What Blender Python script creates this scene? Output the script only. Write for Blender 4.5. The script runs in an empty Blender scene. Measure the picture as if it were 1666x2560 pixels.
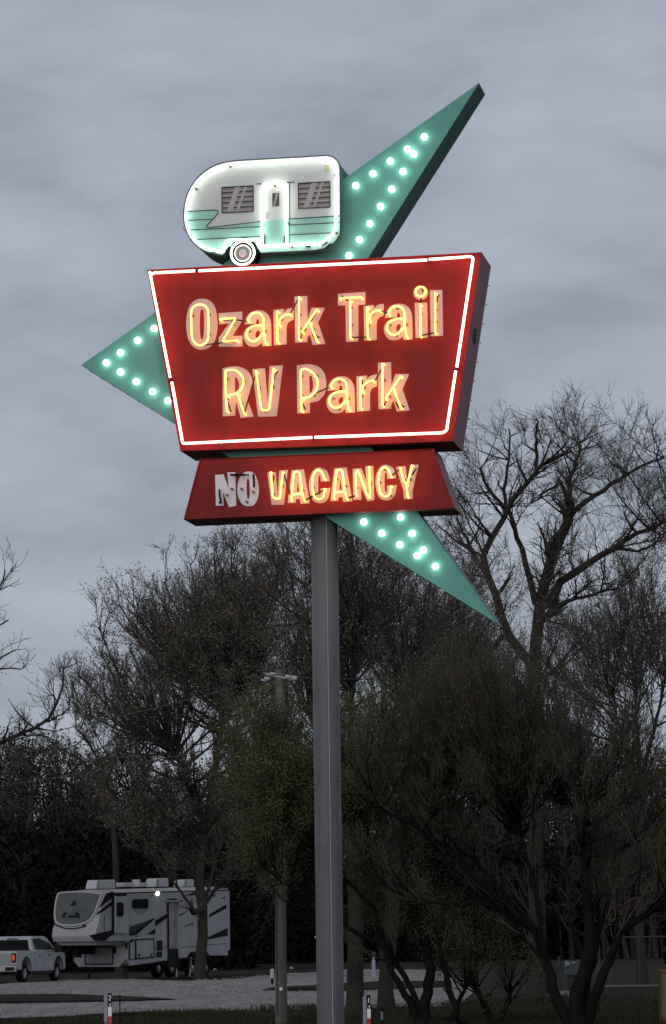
import bpy, math, random
import numpy as np
from mathutils import Vector, Matrix
from mathutils.geometry import tessellate_polygon
random.seed(7)
RNG = np.random.default_rng(11)
R = math.radians
S = bpy.context.scene

# ------------------------------------------------------------------ camera
F, CX, CY = 8000.0, 833.0, 1280.0
PITCH, ROLL, CAMZ = R(7.62), R(0.78), 1.7
fwd = Vector((0, math.cos(PITCH), math.sin(PITCH)))
up0 = Vector((0, -math.sin(PITCH), math.cos(PITCH)))
rt0 = Vector((1, 0, 0))
c_, s_ = math.cos(ROLL), math.sin(ROLL)
rt = rt0 * c_ - up0 * s_
up = rt0 * s_ + up0 * c_
CAM = Vector((0, 0, CAMZ))
cd = bpy.data.cameras.new('camera')
cam = bpy.data.objects.new('camera', cd)
S.collection.objects.link(cam)
m3 = Matrix((rt, up, -fwd)).transposed()
cam.matrix_world = Matrix.Translation(CAM) @ m3.to_4x4()
cd.sensor_fit = 'VERTICAL'
cd.sensor_height = 36
cd.lens = F / 2560 * 36
cd.clip_start = 0.5
cd.clip_end = 5000
S.camera = cam
S.render.resolution_x, S.render.resolution_y = 666, 1024

# ------------------------------------------------------------------ world: overcast dusk sky
SUN_EL, SUN_ROT = R(24), R(200)
W = bpy.data.worlds.new("World")
S.world = W
W.use_nodes = True
nt = W.node_tree
nt.nodes.clear()
def N(t, **k):
    n = nt.nodes.new(t)
    for a, b in k.items(): setattr(n, a, b)
    return n
out = N('ShaderNodeOutputWorld')
bg = N('ShaderNodeBackground')
tc = N('ShaderNodeTexCoord')
def cloud(scale, loc, det, dist):
    mp = N('ShaderNodeMapping')
    mp.inputs['Scale'].default_value = scale
    mp.inputs['Location'].default_value = loc
    nz = N('ShaderNodeTexNoise')
    nz.inputs['Scale'].default_value = 1
    nz.inputs['Detail'].default_value = det
    nz.inputs['Roughness'].default_value = .5
    nz.inputs['Distortion'].default_value = dist
    nt.links.new(tc.outputs['Generated'], mp.inputs['Vector'])
    nt.links.new(mp.outputs[0], nz.inputs['Vector'])
    return nz.outputs['Fac']
n1 = cloud((12, 12, 26), (3.1, 0, .6), 5, .3)
n2 = cloud((24, 24, 82), (1.3, 4, 2.2), 4, .2)
mx = N('ShaderNodeMath', operation='MULTIPLY_ADD')
nt.links.new(n2, mx.inputs[0]); mx.inputs[1].default_value = .30
nt.links.new(n1, mx.inputs[2])
ramp = N('ShaderNodeValToRGB')
el = ramp.color_ramp.elements
el[0].position = .50; el[0].color = (.305, .337, .410, 1)
el[1].position = .84; el[1].color = (.455, .495, .585, 1)
e = el.new(.66); e.color = (.385, .422, .505, 1)
nt.links.new(mx.outputs[0], ramp.inputs[0])
sky = N('ShaderNodeTexSky', sky_type='NISHITA', sun_disc=False)
sky.sun_elevation, sky.sun_rotation = SUN_EL, SUN_ROT
sk = N('ShaderNodeVectorMath', operation='SCALE')
nt.links.new(sky.outputs[0], sk.inputs[0]); sk.inputs['Scale'].default_value = .05
mixc = N('ShaderNodeMix', data_type='RGBA')
mixc.inputs['Factor'].default_value = .12
nt.links.new(ramp.outputs[0], mixc.inputs['A'])
nt.links.new(sk.outputs[0], mixc.inputs['B'])
nt.links.new(mixc.outputs['Result'], bg.inputs['Color'])
bg.inputs['Strength'].default_value = 1.0
nt.links.new(bg.outputs[0], out.inputs[0])

sl = bpy.data.lights.new('sun', 'SUN')
sl.energy = .7; sl.angle = R(50); sl.color = (1, .96, .92)
so = bpy.data.objects.new('sun', sl)
S.collection.objects.link(so)
so.rotation_euler = (R(66), 0, R(-20))
vs = S.view_settings
vs.view_transform = 'Standard'; vs.look = 'None'; vs.exposure = 0; vs.gamma = 1
vs.use_curve_mapping = False

# ------------------------------------------------------------------ helpers
def ray(px, py):
    return (fwd * F + rt * (px - CX) - up * (py - CY)).normalized()
def at(px, py, D):
    """point seen at a pixel, at ground distance D (world y)"""
    r = ray(px, py)
    return CAM + r * (D / r.y)
def gnd(px, py, z=0.0):
    r = ray(px, py)
    return CAM + r * ((z - CAMZ) / r.z)
class Plane:
    def __init__(s, o, n): s.o, s.n = Vector(o), Vector(n).normalized()
    def pt(s, px, py, off=0.0):
        r = ray(px, py)
        return CAM + r * (((s.o + s.n * off) - CAM).dot(s.n) / r.dot(s.n))

def props(o, label=None, cat=None, group=None, kind=None):
    if label: o['label'] = label
    if cat: o['category'] = cat
    if group: o['group'] = group
    if kind: o['kind'] = kind
    return o
def empty(name, loc, label, cat, group=None):
    o = bpy.data.objects.new(name, None)
    o.empty_display_size = .3
    S.collection.objects.link(o)
    o.location = loc
    bpy.context.view_layer.update()
    return props(o, label, cat, group)
def link(name, me, mats, parent=None, smooth=False):
    if not isinstance(mats, (list, tuple)): mats = [mats]
    for m in mats: me.materials.append(m)
    if smooth: me.polygons.foreach_set('use_smooth', [True] * len(me.polygons))
    o = bpy.data.objects.new(name, me)
    S.collection.objects.link(o)
    if parent is not None:
        o.parent = parent
        # geometry is written in world coordinates: undo the parents' offset
        q = Vector((0, 0, 0)); p = parent
        while p is not None:
            q += p.location; p = p.parent
        o.location = -q
    return o
class MB:
    def __init__(s): s.v, s.f, s.m = [], [], []
    def add(s, vs, fs, mi=0):
        b = len(s.v); s.v += [tuple(x) for x in vs]
        s.f += [tuple(i + b for i in f) for f in fs]; s.m += [mi] * len(fs)
        return s
    def box(s, o, ax, ay, az, mi=0):
        """box from corner o along three edge vectors"""
        o, ax, ay, az = map(Vector, (o, ax, ay, az))
        v = [o, o+ax, o+ax+ay, o+ay, o+az, o+ax+az, o+ax+ay+az, o+ay+az]
        return s.add(v, [(0,3,2,1),(4,5,6,7),(0,1,5,4),(1,2,6,5),(2,3,7,6),(3,0,4,7)], mi)
    def cbox(s, c, sx, sy, sz, rz=0, mi=0):
        m = Matrix.Rotation(rz, 3, 'Z')
        ax, ay, az = m @ Vector((sx,0,0)), m @ Vector((0,sy,0)), Vector((0,0,sz))
        return s.box(Vector(c) - (ax+ay)/2, ax, ay, az, mi)
    def prism(s, loops, vec, mi=0, cap_back=True, side_mi=None):
        """loops: outline + holes, 3D points; extruded by vec"""
        vec = Vector(vec)
        tri = tessellate_polygon([[Vector(p) for p in l] for l in loops])
        fl = [Vector(p) for l in loops for p in l]
        n = len(fl)
        b = len(s.v)
        s.add(fl, [tuple(t) for t in tri], mi)
        if vec.length > 0:
            if cap_back: s.add([p + vec for p in fl], [tuple(reversed(t)) for t in tri], mi)
            k = 0
            for l in loops:
                L = len(l); q = [Vector(p) for p in l] + [Vector(p) + vec for p in l]
                s.add(q, [(i, (i+1) % L, L + (i+1) % L, L + i) for i in range(L)], mi if side_mi is None else side_mi)
        return s
    def tube(s, pts, r, k=8, closed=False, mi=0, cap=True):
        pts = [Vector(p) for p in pts]; n = len(pts)
        rr = r if isinstance(r, (list, tuple)) else [r] * n
        vs = []; prev = None
        for i, p in enumerate(pts):
            a = pts[i-1] if (i > 0 or closed) else p
            b = pts[(i+1) % n] if (i < n-1 or closed) else p
            t = (b - a).normalized()
            if prev is None:
                prev = t.orthogonal().normalized()
            x = (prev - t * prev.dot(t)).normalized(); prev = x
            y = t.cross(x)
            vs += [p + (x * math.cos(2*math.pi*j/k) + y * math.sin(2*math.pi*j/k)) * rr[i] for j in range(k)]
        fs = []
        for i in range(n if closed else n-1):
            for j in range(k):
                a, b = i*k + j, i*k + (j+1) % k
                c, d = ((i+1) % n)*k + (j+1) % k, ((i+1) % n)*k + j
                fs.append((a, b, c, d))
        if cap and not closed:
            fs.append(tuple(range(k-1, -1, -1))); fs.append(tuple((n-1)*k + j for j in range(k)))
        return s.add(vs, fs, mi)
    def lathe(s, o, ax, prof, k=16, mi=0):
        """prof: (distance along ax, radius)"""
        o, ax = Vector(o), Vector(ax).normalized()
        x = ax.orthogonal().normalized(); y = ax.cross(x)
        vs = [o + ax*h + (x*math.cos(2*math.pi*j/k) + y*math.sin(2*math.pi*j/k))*r for h, r in prof for j in range(k)]
        fs = [(i*k+j, i*k+(j+1)%k, (i+1)*k+(j+1)%k, (i+1)*k+j) for i in range(len(prof)-1) for j in range(k)]
        return s.add(vs, fs, mi)
    def build(s, name, mats, parent=None, smooth=False, bevel=0):
        me = bpy.data.meshes.new(name)
        me.from_pydata(s.v, [], s.f)
        me.polygons.foreach_set('material_index', s.m)
        import bmesh
        bm = bmesh.new(); bm.from_mesh(me)
        if bevel:
            bmesh.ops.remove_doubles(bm, verts=bm.verts, dist=1e-4)
        bmesh.ops.recalc_face_normals(bm, faces=bm.faces)
        if bevel:
            ed = [e for e in bm.edges if len(e.link_faces) == 2 and e.calc_face_angle(0) > .5]
            bmesh.ops.bevel(bm, geom=ed, offset=bevel, segments=2, affect='EDGES', profile=.6)
        bm.to_mesh(me); bm.free(); me.update()
        return link(name, me, mats, parent, smooth)

def spline(P, n=6, closed=True):
    """Catmull-Rom through points; a third value marks a corner"""
    L = len(P); out = []
    rng = range(L) if closed else range(L-1)
    for i in rng:
        p1, p2 = P[i], P[(i+1) % L]
        p0 = P[i-1] if (i > 0 or closed) else p1
        p3 = P[(i+2) % L] if (i+2 < L or closed) else p2
        c1, c2 = len(p1) > 2, len(p2) > 2
        a = np.array(p1[:2], float); b = np.array(p2[:2], float)
        if c1 and c2: out.append(tuple(a)); continue
        t1 = (b - a) if c1 else (b - np.array(p0[:2])) / 2
        t2 = (b - a) if c2 else (np.array(p3[:2]) - a) / 2
        for k in range(n):
            t = k / n
            q = (2*t**3-3*t**2+1)*a + (t**3-2*t**2+t)*t1 + (-2*t**3+3*t**2)*b + (t**3-t**2)*t2
            out.append(tuple(q))
    if not closed: out.append(tuple(P[-1][:2]))
    return out

# ------------------------------------------------------------------ materials
def mat(name, col, rough=.6, metal=0, noise=None, bump=0, bscale=20, emit=None, estr=0, spec=.5, coat=0, stretch=(1,1,1)):
    m = bpy.data.materials.new(name); m.use_nodes = True
    t = m.node_tree; b = t.nodes['Principled BSDF']
    b.inputs['Base Color'].default_value = (*col, 1)
    b.inputs['Roughness'].default_value = rough
    b.inputs['Metallic'].default_value = metal
    b.inputs['Specular IOR Level'].default_value = spec
    b.inputs['Coat Weight'].default_value = coat
    b.inputs['Coat Roughness'].default_value = .2
    if emit:
        b.inputs['Emission Color'].default_value = (*emit, 1)
        b.inputs['Emission Strength'].default_value = estr
    if noise or bump:
        g = t.nodes.new('ShaderNodeNewGeometry')
        mp = t.nodes.new('ShaderNodeMapping'); mp.inputs['Scale'].default_value = stretch
        t.links.new(g.outputs['Position'], mp.inputs['Vector'])
    if noise:
        sc, col2, lo, hi = noise
        n = t.nodes.new('ShaderNodeTexNoise'); n.inputs['Scale'].default_value = sc
        n.inputs['Detail'].default_value = 6; n.inputs['Roughness'].default_value = .62
        r = t.nodes.new('ShaderNodeMapRange'); r.inputs['From Min'].default_value = lo; r.inputs['From Max'].default_value = hi
        x = t.nodes.new('ShaderNodeMix'); x.data_type = 'RGBA'
        x.inputs['A'].default_value = (*col, 1); x.inputs['B'].default_value = (*col2, 1)
        t.links.new(mp.outputs[0], n.inputs['Vector'])
        t.links.new(n.outputs['Fac'], r.inputs['Value'])
        t.links.new(r.outputs[0], x.inputs['Factor'])
        t.links.new(x.outputs['Result'], b.inputs['Base Color'])
    if bump:
        n = t.nodes.new('ShaderNodeTexNoise'); n.inputs['Scale'].default_value = bscale
        n.inputs['Detail'].default_value = 5
        t.links.new(mp.outputs[0], n.inputs['Vector'])
        u = t.nodes.new('ShaderNodeBump'); u.inputs['Strength'].default_value = bump
        u.inputs['Distance'].default_value = .02
        t.links.new(n.outputs['Fac'], u.inputs['Height'])
        t.links.new(u.outputs[0], b.inputs['Normal'])
    return m
RED = mat('red_sign_paint', (.285, .026, .024), .5, spec=.12, noise=(1.6, (.19, .019, .0175), .42, .80), bump=.10, bscale=2.2, stretch=(2,2,.22))
REDEDGE = mat('red_return_paint', (.25, .08, .084), .5, spec=.15, noise=(2, (.20, .06, .062), .4, .7), bump=.05, bscale=3)
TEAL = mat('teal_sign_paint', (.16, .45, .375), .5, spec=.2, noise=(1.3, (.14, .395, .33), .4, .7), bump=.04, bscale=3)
TEALEDGE = mat('shaded_teal_return_paint', (.07, .20, .175), .5, spec=.15, noise=(2, (.055, .16, .14), .4, .7))  # darker copy of the teal, the sides' shade put into the colour
GLOWLET = mat('glow_tinted_letter_paint', (.62, .52, .56), .5, spec=.1, noise=(9, (.56, .465, .50), .5, .75))  # letter paint with the neon's pink glow put into its colour
GREYLET = mat('pale_letter_paint', (.86, .84, .87), .5, noise=(9, (.78, .76, .79), .5, .75))  # letter paint without the glow tint, for the unlit word
WHITE = mat('white_panel_paint', (.74, .75, .71), .4, noise=(2, (.66, .68, .64), .45, .75))
MINT = mat('mint_panel_paint', (.40, .74, .62), .4, noise=(2, (.35, .68, .57), .45, .75))
LINE = mat('dark_outline_paint', (.05, .06, .06), .5)
SLAT = mat('taupe_blind_paint', (.30, .25, .24), .5)
SLATD = mat('dark_blind_paint', (.06, .05, .05), .5)
GLINT = mat('pale_glint_paint', (.52, .47, .45), .5)
NEONY = mat('yellow_neon_glow', (.8, .7, .3), .3, emit=(1, .40, .055), estr=6.8)
NEONW = mat('white_pink_neon_glow', (.9, .8, .8), .3, emit=(1, .36, .30), estr=7.5)
NEONA = mat('white_neon_glow', (.9, .9, .9), .3, emit=(.90, 1, .92), estr=4.6)
BULB = mat('white_bulb_glow', (.9, .9, .9), .3, emit=(.86, 1, .93), estr=6)
BLKGLASS = mat('blacked_out_tube', (.05, .012, .012), .35)
BLK = mat('black_paint', (.008, .008, .009), .5, spec=.15)
CLEARTUBE = mat('unlit_glass_tube', (.62, .60, .62), .15)
SUPP = mat('tube_support_glass', (.30, .16, .13), .4)
STEEL = mat('grey_painted_steel', (.145, .148, .155), .5, spec=.3, noise=(1.1, (.10, .103, .11), .4, .65), bump=.05, bscale=6, stretch=(1,1,.4))
SEAM = mat('weld_seam_highlight', (.58, .50, .43), .4)  # weld bead, with the sign's warm reflected highlight painted into its colour
RVW = mat('white_gelcoat', (.34, .345, .355), .45, noise=(.8, (.29, .295, .305), .4, .7))
RVD = mat('charcoal_decal', (.016, .018, .021), .6, spec=.03)
RVM = mat('grey_decal', (.055, .055, .055), .6, spec=.05)
GLASS = mat('dark_glass', (.004, .005, .006), .3, spec=.04)
CAPG = mat('grey_front_cap', (.085, .09, .09), .3, spec=.3, noise=(.9, (.06, .063, .06), .4, .7))
RVTRIM = mat('pale_trim', (.38, .39, .40), .4)
ROOFM = mat('cream_rubber_roof', (.34, .315, .29), .6)
ACW = mat('white_air_conditioner_plastic', (.45, .45, .47), .4)
TRW = mat('white_truck_paint', (.33, .33, .34), .35, coat=.2)
TIRE = mat('black_rubber', (.008, .008, .008), .8, spec=.1)
RIM = mat('wheel_metal', (.35, .35, .36), .35, metal=.6)
TAIL = mat('lit_tail_light', (.5, .02, .01), .3, emit=(1, .10, .06), estr=.5)
LAMP = mat('lit_porch_lamp', (.9, .9, .8), .3, emit=(1, .97, .68), estr=2.2)
BARK = mat('grey_brown_bark', (.050, .043, .037), .9, spec=.08, noise=(3, (.032, .028, .024), .35, .7), bump=.4, bscale=8)
TWIG = mat('bare_twig_bark', (.105, .090, .076), .9, spec=.08)
WBARK = mat('dark_willow_bark', (.014, .012, .011), .9, spec=.05)
WTWIG = mat('reddish_willow_twig', (.125, .103, .086), .85, spec=.08, noise=(1.5, (.055, .046, .039), .35, .7))
BUD = mat('olive_bud_leaf', (.20, .178, .135), .8, spec=.1, noise=(1.2, (.11, .098, .07), .35, .7))
GREEN = mat('young_green_leaf', (.16, .185, .070), .8, spec=.1, noise=(.9, (.07, .085, .035), .35, .65))
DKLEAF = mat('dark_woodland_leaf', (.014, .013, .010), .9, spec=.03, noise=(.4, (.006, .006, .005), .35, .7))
GRASSM = mat('winter_turf', (.034, .032, .024), .95, spec=.05, noise=(.5, (.018, .019, .012), .35, .65), bump=.5, bscale=6)
BLADE = mat('grass_blade', (.042, .045, .024), .9, spec=.05, noise=(.6, (.035, .033, .022), .4, .65))
GRAVEL = mat('pale_gravel', (.285, .265, .250), .95, spec=.1, noise=(1.6, (.175, .162, .150), .38, .70), bump=.8, bscale=10, stretch=(1,.09,1))
SOIL = mat('dark_edge_soil', (.012, .010, .009), .95, spec=.05)  # dark tone shared by the turf rims, the track and the stakes
WOODP = mat('weathered_pole_wood', (.19, .167, .148), .9, spec=.1, noise=(5, (.11, .095, .085), .35, .7), bump=.4, bscale=14, stretch=(1,1,.15))
CONC = mat('concrete_block', (.06, .058, .057), .9, spec=.1, noise=(1.5, (.035, .035, .034), .35, .7))
BRICK = mat('pinkish_brick', (.19, .137, .115), .9, spec=.1, noise=(6, (.18, .125, .10), .4, .65))
GALV = mat('galvanised_metal', (.055, .058, .062), .8, spec=.1)
BOXM = mat('grey_meter_box', (.05, .062, .08), .6)
BLUEP = mat('pale_blue_post', (.28, .34, .40), .6)
WHITEP = mat('reflective_white_sheet', (.93, .93, .90), .35)
REDP = mat('red_reflective_sheet', (.55, .03, .04), .4)
GREYP = mat('grey_post_plastic', (.30, .32, .35), .5)
INSUL = mat('white_insulator', (.42, .42, .44), .4)
WIRE = mat('black_wire', (.03, .03, .03), .6)

# ------------------------------------------------------------------ ground
def sheet(name, px, z, m, kind='structure', jitter=0):
    pts = []
    n = len(px)
    for i in range(n):
        a, b = px[i], px[(i+1) % n]
        k = max(1, int(abs(b[0]-a[0]) / 12)) if jitter else 1
        for j in range(k):
            t = j / k
            x = a[0] + (b[0]-a[0])*t; y = a[1] + (b[1]-a[1])*t
            if jitter and 0 < j: y += random.uniform(-jitter, jitter)
            pts.append(gnd(x, y, z))
    mb = MB(); mb.prism([pts], (0,0,0))
    o = mb.build(name, m); o['kind'] = kind
    for p in o.data.polygons:
        pass
    return o
g = MB(); g.add([(-1500,-200,0),(1500,-200,0),(1500,3000,0),(-1500,3000,0)], [(0,1,2,3)])
o = g.build('ground', GRASSM); o['kind'] = 'structure'
sheet('gravel_lot', [(-400,2464),(0,2460),(150,2450),(320,2446),(440,2452),(560,2448),(700,2432),(870,2424),(1060,2424),(1130,2432),(1190,2460),
                     (1185,2480),(1160,2500),(1120,2516),(860,2521),(560,2526),(300,2530),(150,2541),(-400,2556)], .02, GRAVEL, jitter=1.0)
def island(px, jit=.8):
    # low turf patch: soil rim under a slightly smaller turf top
    cx = sum(p[0] for p in px)/len(px); cy = sum(p[1] for p in px)/len(px)
    sheet('turf_edge', px, .035, SOIL, jitter=jit)
    sheet('turf_island', [(cx+(p[0]-cx)*.98, cy-.9+(p[1]-cy)*.62) for p in px], .055, GRASSM, jitter=jit*.5)
island([(-300,2487),(0,2486),(150,2484),(330,2490),(445,2498),(330,2502),(150,2506),(0,2508),(-300,2512)])
island([(654,2474),(720,2466),(860,2457),(1000,2452),(1130,2452),(1130,2466),(1000,2472),(860,2476),(720,2477)])
island([(415,2430),(560,2424),(700,2420),(860,2418),(860,2424),(700,2434),(560,2448),(430,2444)])
sheet('muddy_track', [(150,2541),(300,2532),(360,2532),(270,2539),(200,2544)], .04, SOIL, jitter=.4)

# ------------------------------------------------------------------ the sign
YAW = R(10.36); D0 = 42.0
U = Vector((math.cos(YAW), -math.sin(YAW), 0))
NV = Vector((math.sin(YAW), math.cos(YAW), 0))      # into the depth of the cabinets
FP = Plane(at(790, 860, D0), -NV)                   # main cabinet front; positive offset = towards the viewer
def fp(p, off=0): return FP.pt(p[0], p[1], off)
base = fp((812, 1300), -.45); base.z = 0
SIGN = empty('roadside_sign', base, 'tall neon roadside sign with teal starburst, little camper and red panels on a grey pole', 'sign')

# pole
ptop = fp((754*1.0755, 1290), -.45)
cen = (at(0.5*(723+787)*1.0755, 1398, 42.4))
pc = Vector((cen.x, cen.y, 0))
RAD = .178
mb = MB(); mb.lathe((pc.x, pc.y, -.1), (0,0,1), [(0,RAD*1.0),(.01,RAD),(3,RAD),(3.02,RAD*1.012),(3.05,RAD*1.012),(3.07,RAD),(9.3,RAD),(9.31,0)], 40)
pole = mb.build('pole', STEEL, SIGN, smooth=True)
mb = MB()
ang = math.atan2(-1, .16)
q = Vector((math.cos(ang), math.sin(ang), 0)) * (RAD + .001)
mb.tube([(pc.x+q.x, pc.y+q.y, z) for z in (-.1, 2, 4, 6, 7.3)], .004, 6)
mb.build('weld_seam', SEAM, pole)

# star panel (boomerang star)
STO = -.20
star_px = [(1198,207),(203,913),(1243,1558),(765,891)]
mb = MB(); loop = [fp(p, STO) for p in star_px]
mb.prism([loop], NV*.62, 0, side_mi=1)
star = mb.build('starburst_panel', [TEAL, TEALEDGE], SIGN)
bul = [(1061,342),(1019,373),(1035,385),(976,403),(933,434),(890,464),(1008,429),(980,473),(952,516),(925,559),(899,599),(873,639),
 (386,821),(344,851),(301.5,882),(266,907),(301.5,930),(341,954),(382,979),(420,1002),
 (910,1305),(1002,1293),(955,1333.5),(1031,1334),(1000,1362),(1059,1375),(1043.5,1389),(1089,1416)]
bme = None
def ball_mesh(r, k=16, m=8):
    mb = MB(); prof = [(-.045, .030), (-.040, .034), (-.02, .034)]
    for i in range(m+1):
        a = -math.pi/2*.55 + (math.pi/2*1.55) * i / m
        prof.append((.012 + r*math.sin(a)*.85, max(1e-4, r*math.cos(a))))
    mb.lathe((0,0,0), -NV, prof, k)
    o = mb.build('bulb', BULB, None, smooth=True)
    return o
first = ball_mesh(.042)
# screws that dot the lower edges of the star
for i, p in enumerate(bul):
    o = first if i == 0 else first.copy()
    if i: S.collection.objects.link(o)
    o.parent = star
    q = Vector((0,0,0)); pp = star
    while pp is not None: q += pp.location; pp = pp.parent
    o.location = fp(p, STO + .04) - q
def offsets(o):
    q = Vector((0,0,0))
    while o is not None: q += o.location; o = o.parent
    return q

mb = MB()
for a, b, n in (((203,913),(434,1055),7), ((860,1321),(1243,1558),9)):
    for i in range(n):
        t = (i + .8) / (n + .6)
        p = fp((a[0]+(b[0]-a[0])*t, a[1]+(b[1]-a[1])*t), STO-.05)
        d = (fp(b, 0) - fp(a, 0)).normalized(); nn = d.cross(NV); nn = nn if nn.z < 0 else -nn
        mb = MB(); mb.tube([p, p + nn*.016], .009, 6); mb.build('screw', TEALEDGE, star)

# cabinets
def cabinet(px, off, depth, label):
    # front face set inside a thin retainer frame
    L = [fp(p, off) for p in px]
    c = sum(L, Vector()) / len(L)
    mb = MB(); mb.prism([L], NV*depth, 0, side_mi=1)
    o = mb.build('sign_cabinet', [RED, REDEDGE], SIGN)
    o['label'] = label
    mb = MB(); inn = [c + (p-c)*.988 for p in L]
    mb.prism([[p - NV*.004 for p in L], [p - NV*.004 for p in inn]], -NV*.012)
    mb.build('retainer_frame', RED, o)
    return o
MAINPX = [(369,675),(1205,631),(1133,1103),(452,1128)]
VACPX = [(500,1148),(1085,1122),(1137,1270),(460,1299)]
main = cabinet(MAINPX, 0, .91, 'large red tapered cabinet with pale letters and pink white neon border')
vac = cabinet(VACPX, -.05, .72, 'small red lower cabinet with pale NO VACANCY letters')
# small vent and rust hole on the right end of the main cabinet
EP = Plane(fp((1205,631)), (fp((1205,631))-fp((1205,631))+ (fp((1133,1103),0)-fp((1205,631),0)).cross(NV)).normalized())
if EP.n.x < 0: EP.n = -EP.n
mb = MB()
for i in range(7):
    y = 822 + i*5
    a = EP.pt(1186 + i*-.4, y, .004); b = EP.pt(1192 + i*-.4, y+1.6, .004)
    mb.tube([a, b], .009, 6)
mb.build('vent', GALV, main)
mb = MB(); mb.lathe(EP.pt(1187, 858, .001), EP.n, [(0,.035),(.006,.03),(.007,0)], 9); mb.build('cable_entry', BLK, main)
mb = MB()
for i in range(9):
    t = (i+.5)/9
    q = Vector(EP.pt(1226 - 66*t, 690 + 430*t, .0))
    mb = MB(); mb.tube([q, q + EP.n*.014], .009, 6); mb.build('screw', REDEDGE, main)

# letters -----------------------------------------------------------
Z = {1:(440,720,.12911), 2:(640,720,.12911), 3:(830,700,.19367), 4:(540,890,.16139), 5:(780,890,.16139),
     6:(530,1150,.12911), 7:(710,1150,.12911), 8:(860,1150,.12911)}
def zp(z, p): return (Z[z][0] + p[0]*Z[z][2], Z[z][1] + p[1]*Z[z][2]) + tuple(p[2:])
def remap(P, a, b):
    return [((p[0]-a[0])/(a[2]-a[0])*(b[2]-b[0])+b[0], (p[1]-a[1])/(a[3]-a[1])*(b[3]-b[1])+b[1]) + tuple(p[2:]) for p in P]
def C(*pts): return [(p[0], p[1], 1) for p in pts]
def letter(cab, z, outer, holes=(), off=.004, m=GLOWLET):
    mb = MB()
    loops = [[FP.pt(*p[:2], off) for p in spline([zp(z, q) for q in l])] for l in [outer, *holes]]
    mb.prism(loops, (0,0,0))
    # a thin painted skin: give it 2 mm
    return mb.build('letter', m, cab)
TR = .011
def neon(cab, z, P, m=NEONY, off=.14, closed=False, r=TR, name='neon_tube', n=6, ends=True):
    pts = [FP.pt(*p[:2], off) for p in spline([zp(z, q) if z else q for q in P], n, closed)]
    mb = MB()
    if ends and not closed:  # turned-back electrode ends going into the face
        pts = [pts[0] + NV*(off*.9)] + pts + [pts[-1] + NV*(off*.9)]
    mb.tube(pts, r, 8, closed)
    return mb.build(name, m, cab, smooth=True)
def dark(cab, z, P, m=BLKGLASS, off=.11, r=.011, mo=0):
    mb = MB(); mb.tube([FP.pt(*zp(z, p), off+mo) for p in P], r, 8)
    return mb.build('blacked_out_tube', m, cab, smooth=True)
sup0 = None
def support(cab, z, p, mo=0, length=.05):
    global sup0
    if sup0 is None:
        mb = MB(); mb.lathe((0,0,0), -NV, [(0,.020),(.004,.020),(.006,.010),(.125,.009),(.127,.0)], 8)
        me = mb.build('tube_support', SUPP, cab); sup0 = me; o = me
    else:
        o = sup0.copy(); S.collection.objects.link(o); o.parent = cab
    o.location = FP.pt(*(zp(z, p) if z else p), mo + .003) - offsets(cab)
aO = [(685,490,1),(700,420),(750,345),(820,312),(900,308),(970,335),(1020,400),(1040,500),(1045,768,1),(925,775,1),(915,725,1),(870,765),(800,780),(730,760),(685,700),(672,630),(685,580),(720,530),(790,503),(882,499,1),(880,450),(860,420),(843,445),(838,480,1)]
aH = [(885,570),(890,610),(872,645),(845,660),(830,635),(835,600),(858,572)]
aT = [(732,440),(750,390),(790,350),(840,338),(890,350),(925,385),(938,430),(940,500),(945,620),(965,730)]
aT2 = [(915,503),(850,500),(780,520),(730,560),(712,615),(725,665),(765,700),(810,708),(860,685),(900,640),(930,610)]
aB = (672,308,1045,780)
rO = [(412,335,1),(545,322,1),(545,370,1),(590,325),(672,305,1),(670,460,1),(610,490),(582,560),(582,775,1),(418,787,1)]
rT = C((460,352),(465,745)); rT2 = [(485,522),(490,470),(520,430),(560,400),(620,388)]
rB = (412,305,672,787)
kO = C((750,162),(997,155),(1003,600),(1080,380),(1340,380),(1210,672),(1350,1083),(1100,1105),(1045,895),(1003,960),(1000,1050),(762,1057))
kT = C((837,175),(835,985)); kT2 = C((1180,420),(890,850)); kT3 = C((1045,665),(1180,1020))
kB = (750,155,1350,1105)
# Ozark
letter(main, 1, [(510,208),(620,225),(710,290),(770,400),(800,560),(808,720),(795,880),(760,1010),(700,1110),(610,1175),(500,1195),(400,1175),(310,1110),(250,1010),(215,880),(200,720),(210,560),(245,400),(310,290),(400,225)],
       [[(508,408),(535,440),(545,560),(550,700),(545,850),(530,960),(505,1000),(480,960),(468,850),(464,700),(468,560),(480,440)]])
neon(main, 1, [(480,320),(545,335),(600,385),(625,460),(630,600),(630,800),(625,960),(590,1050),(520,1100),(440,1105),(370,1065),(320,980),(305,860),(300,650),(298,480),(325,390),(390,335)], closed=True)
letter(main, 1, C((828,490),(1290,455),(1285,640),(1105,925),(1292,925),(1292,1135),(830,1140),(830,965),(1025,690),(840,705)))
neon(main, 1, [(855,603,1),(1120,583),(1140,600),(1130,640),(925,1000),(920,1025),(950,1035),(1190,1018,1)], n=4)
for z, b in ((2,(-237,435,305,1140)), (3,aB), (5,(225,318,670,890))):
    letter(main, z, remap(aO, aB, b), [remap(aH, aB, b)])
    neon(main, z, remap(aT, aB, b)); neon(main, z, remap(aT2, aB, b))
for z, b in ((2,(342,378,735,1112)), (3,rB), (5,(692,280,1015,862))):
    letter(main, z, remap(rO, rB, b))
    neon(main, z, remap(rT, rB, b)); neon(main, z, remap(rT2, rB, b), off=.155)
for z, b in ((2,kB), (5,(1025,97,1520,862))):
    letter(main, z, remap(kO, kB, b))
    neon(main, z, remap(kT, kB, b)); neon(main, z, remap(kT2, kB, b), off=.15); neon(main, z, remap(kT3, kB, b), off=.135)
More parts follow.
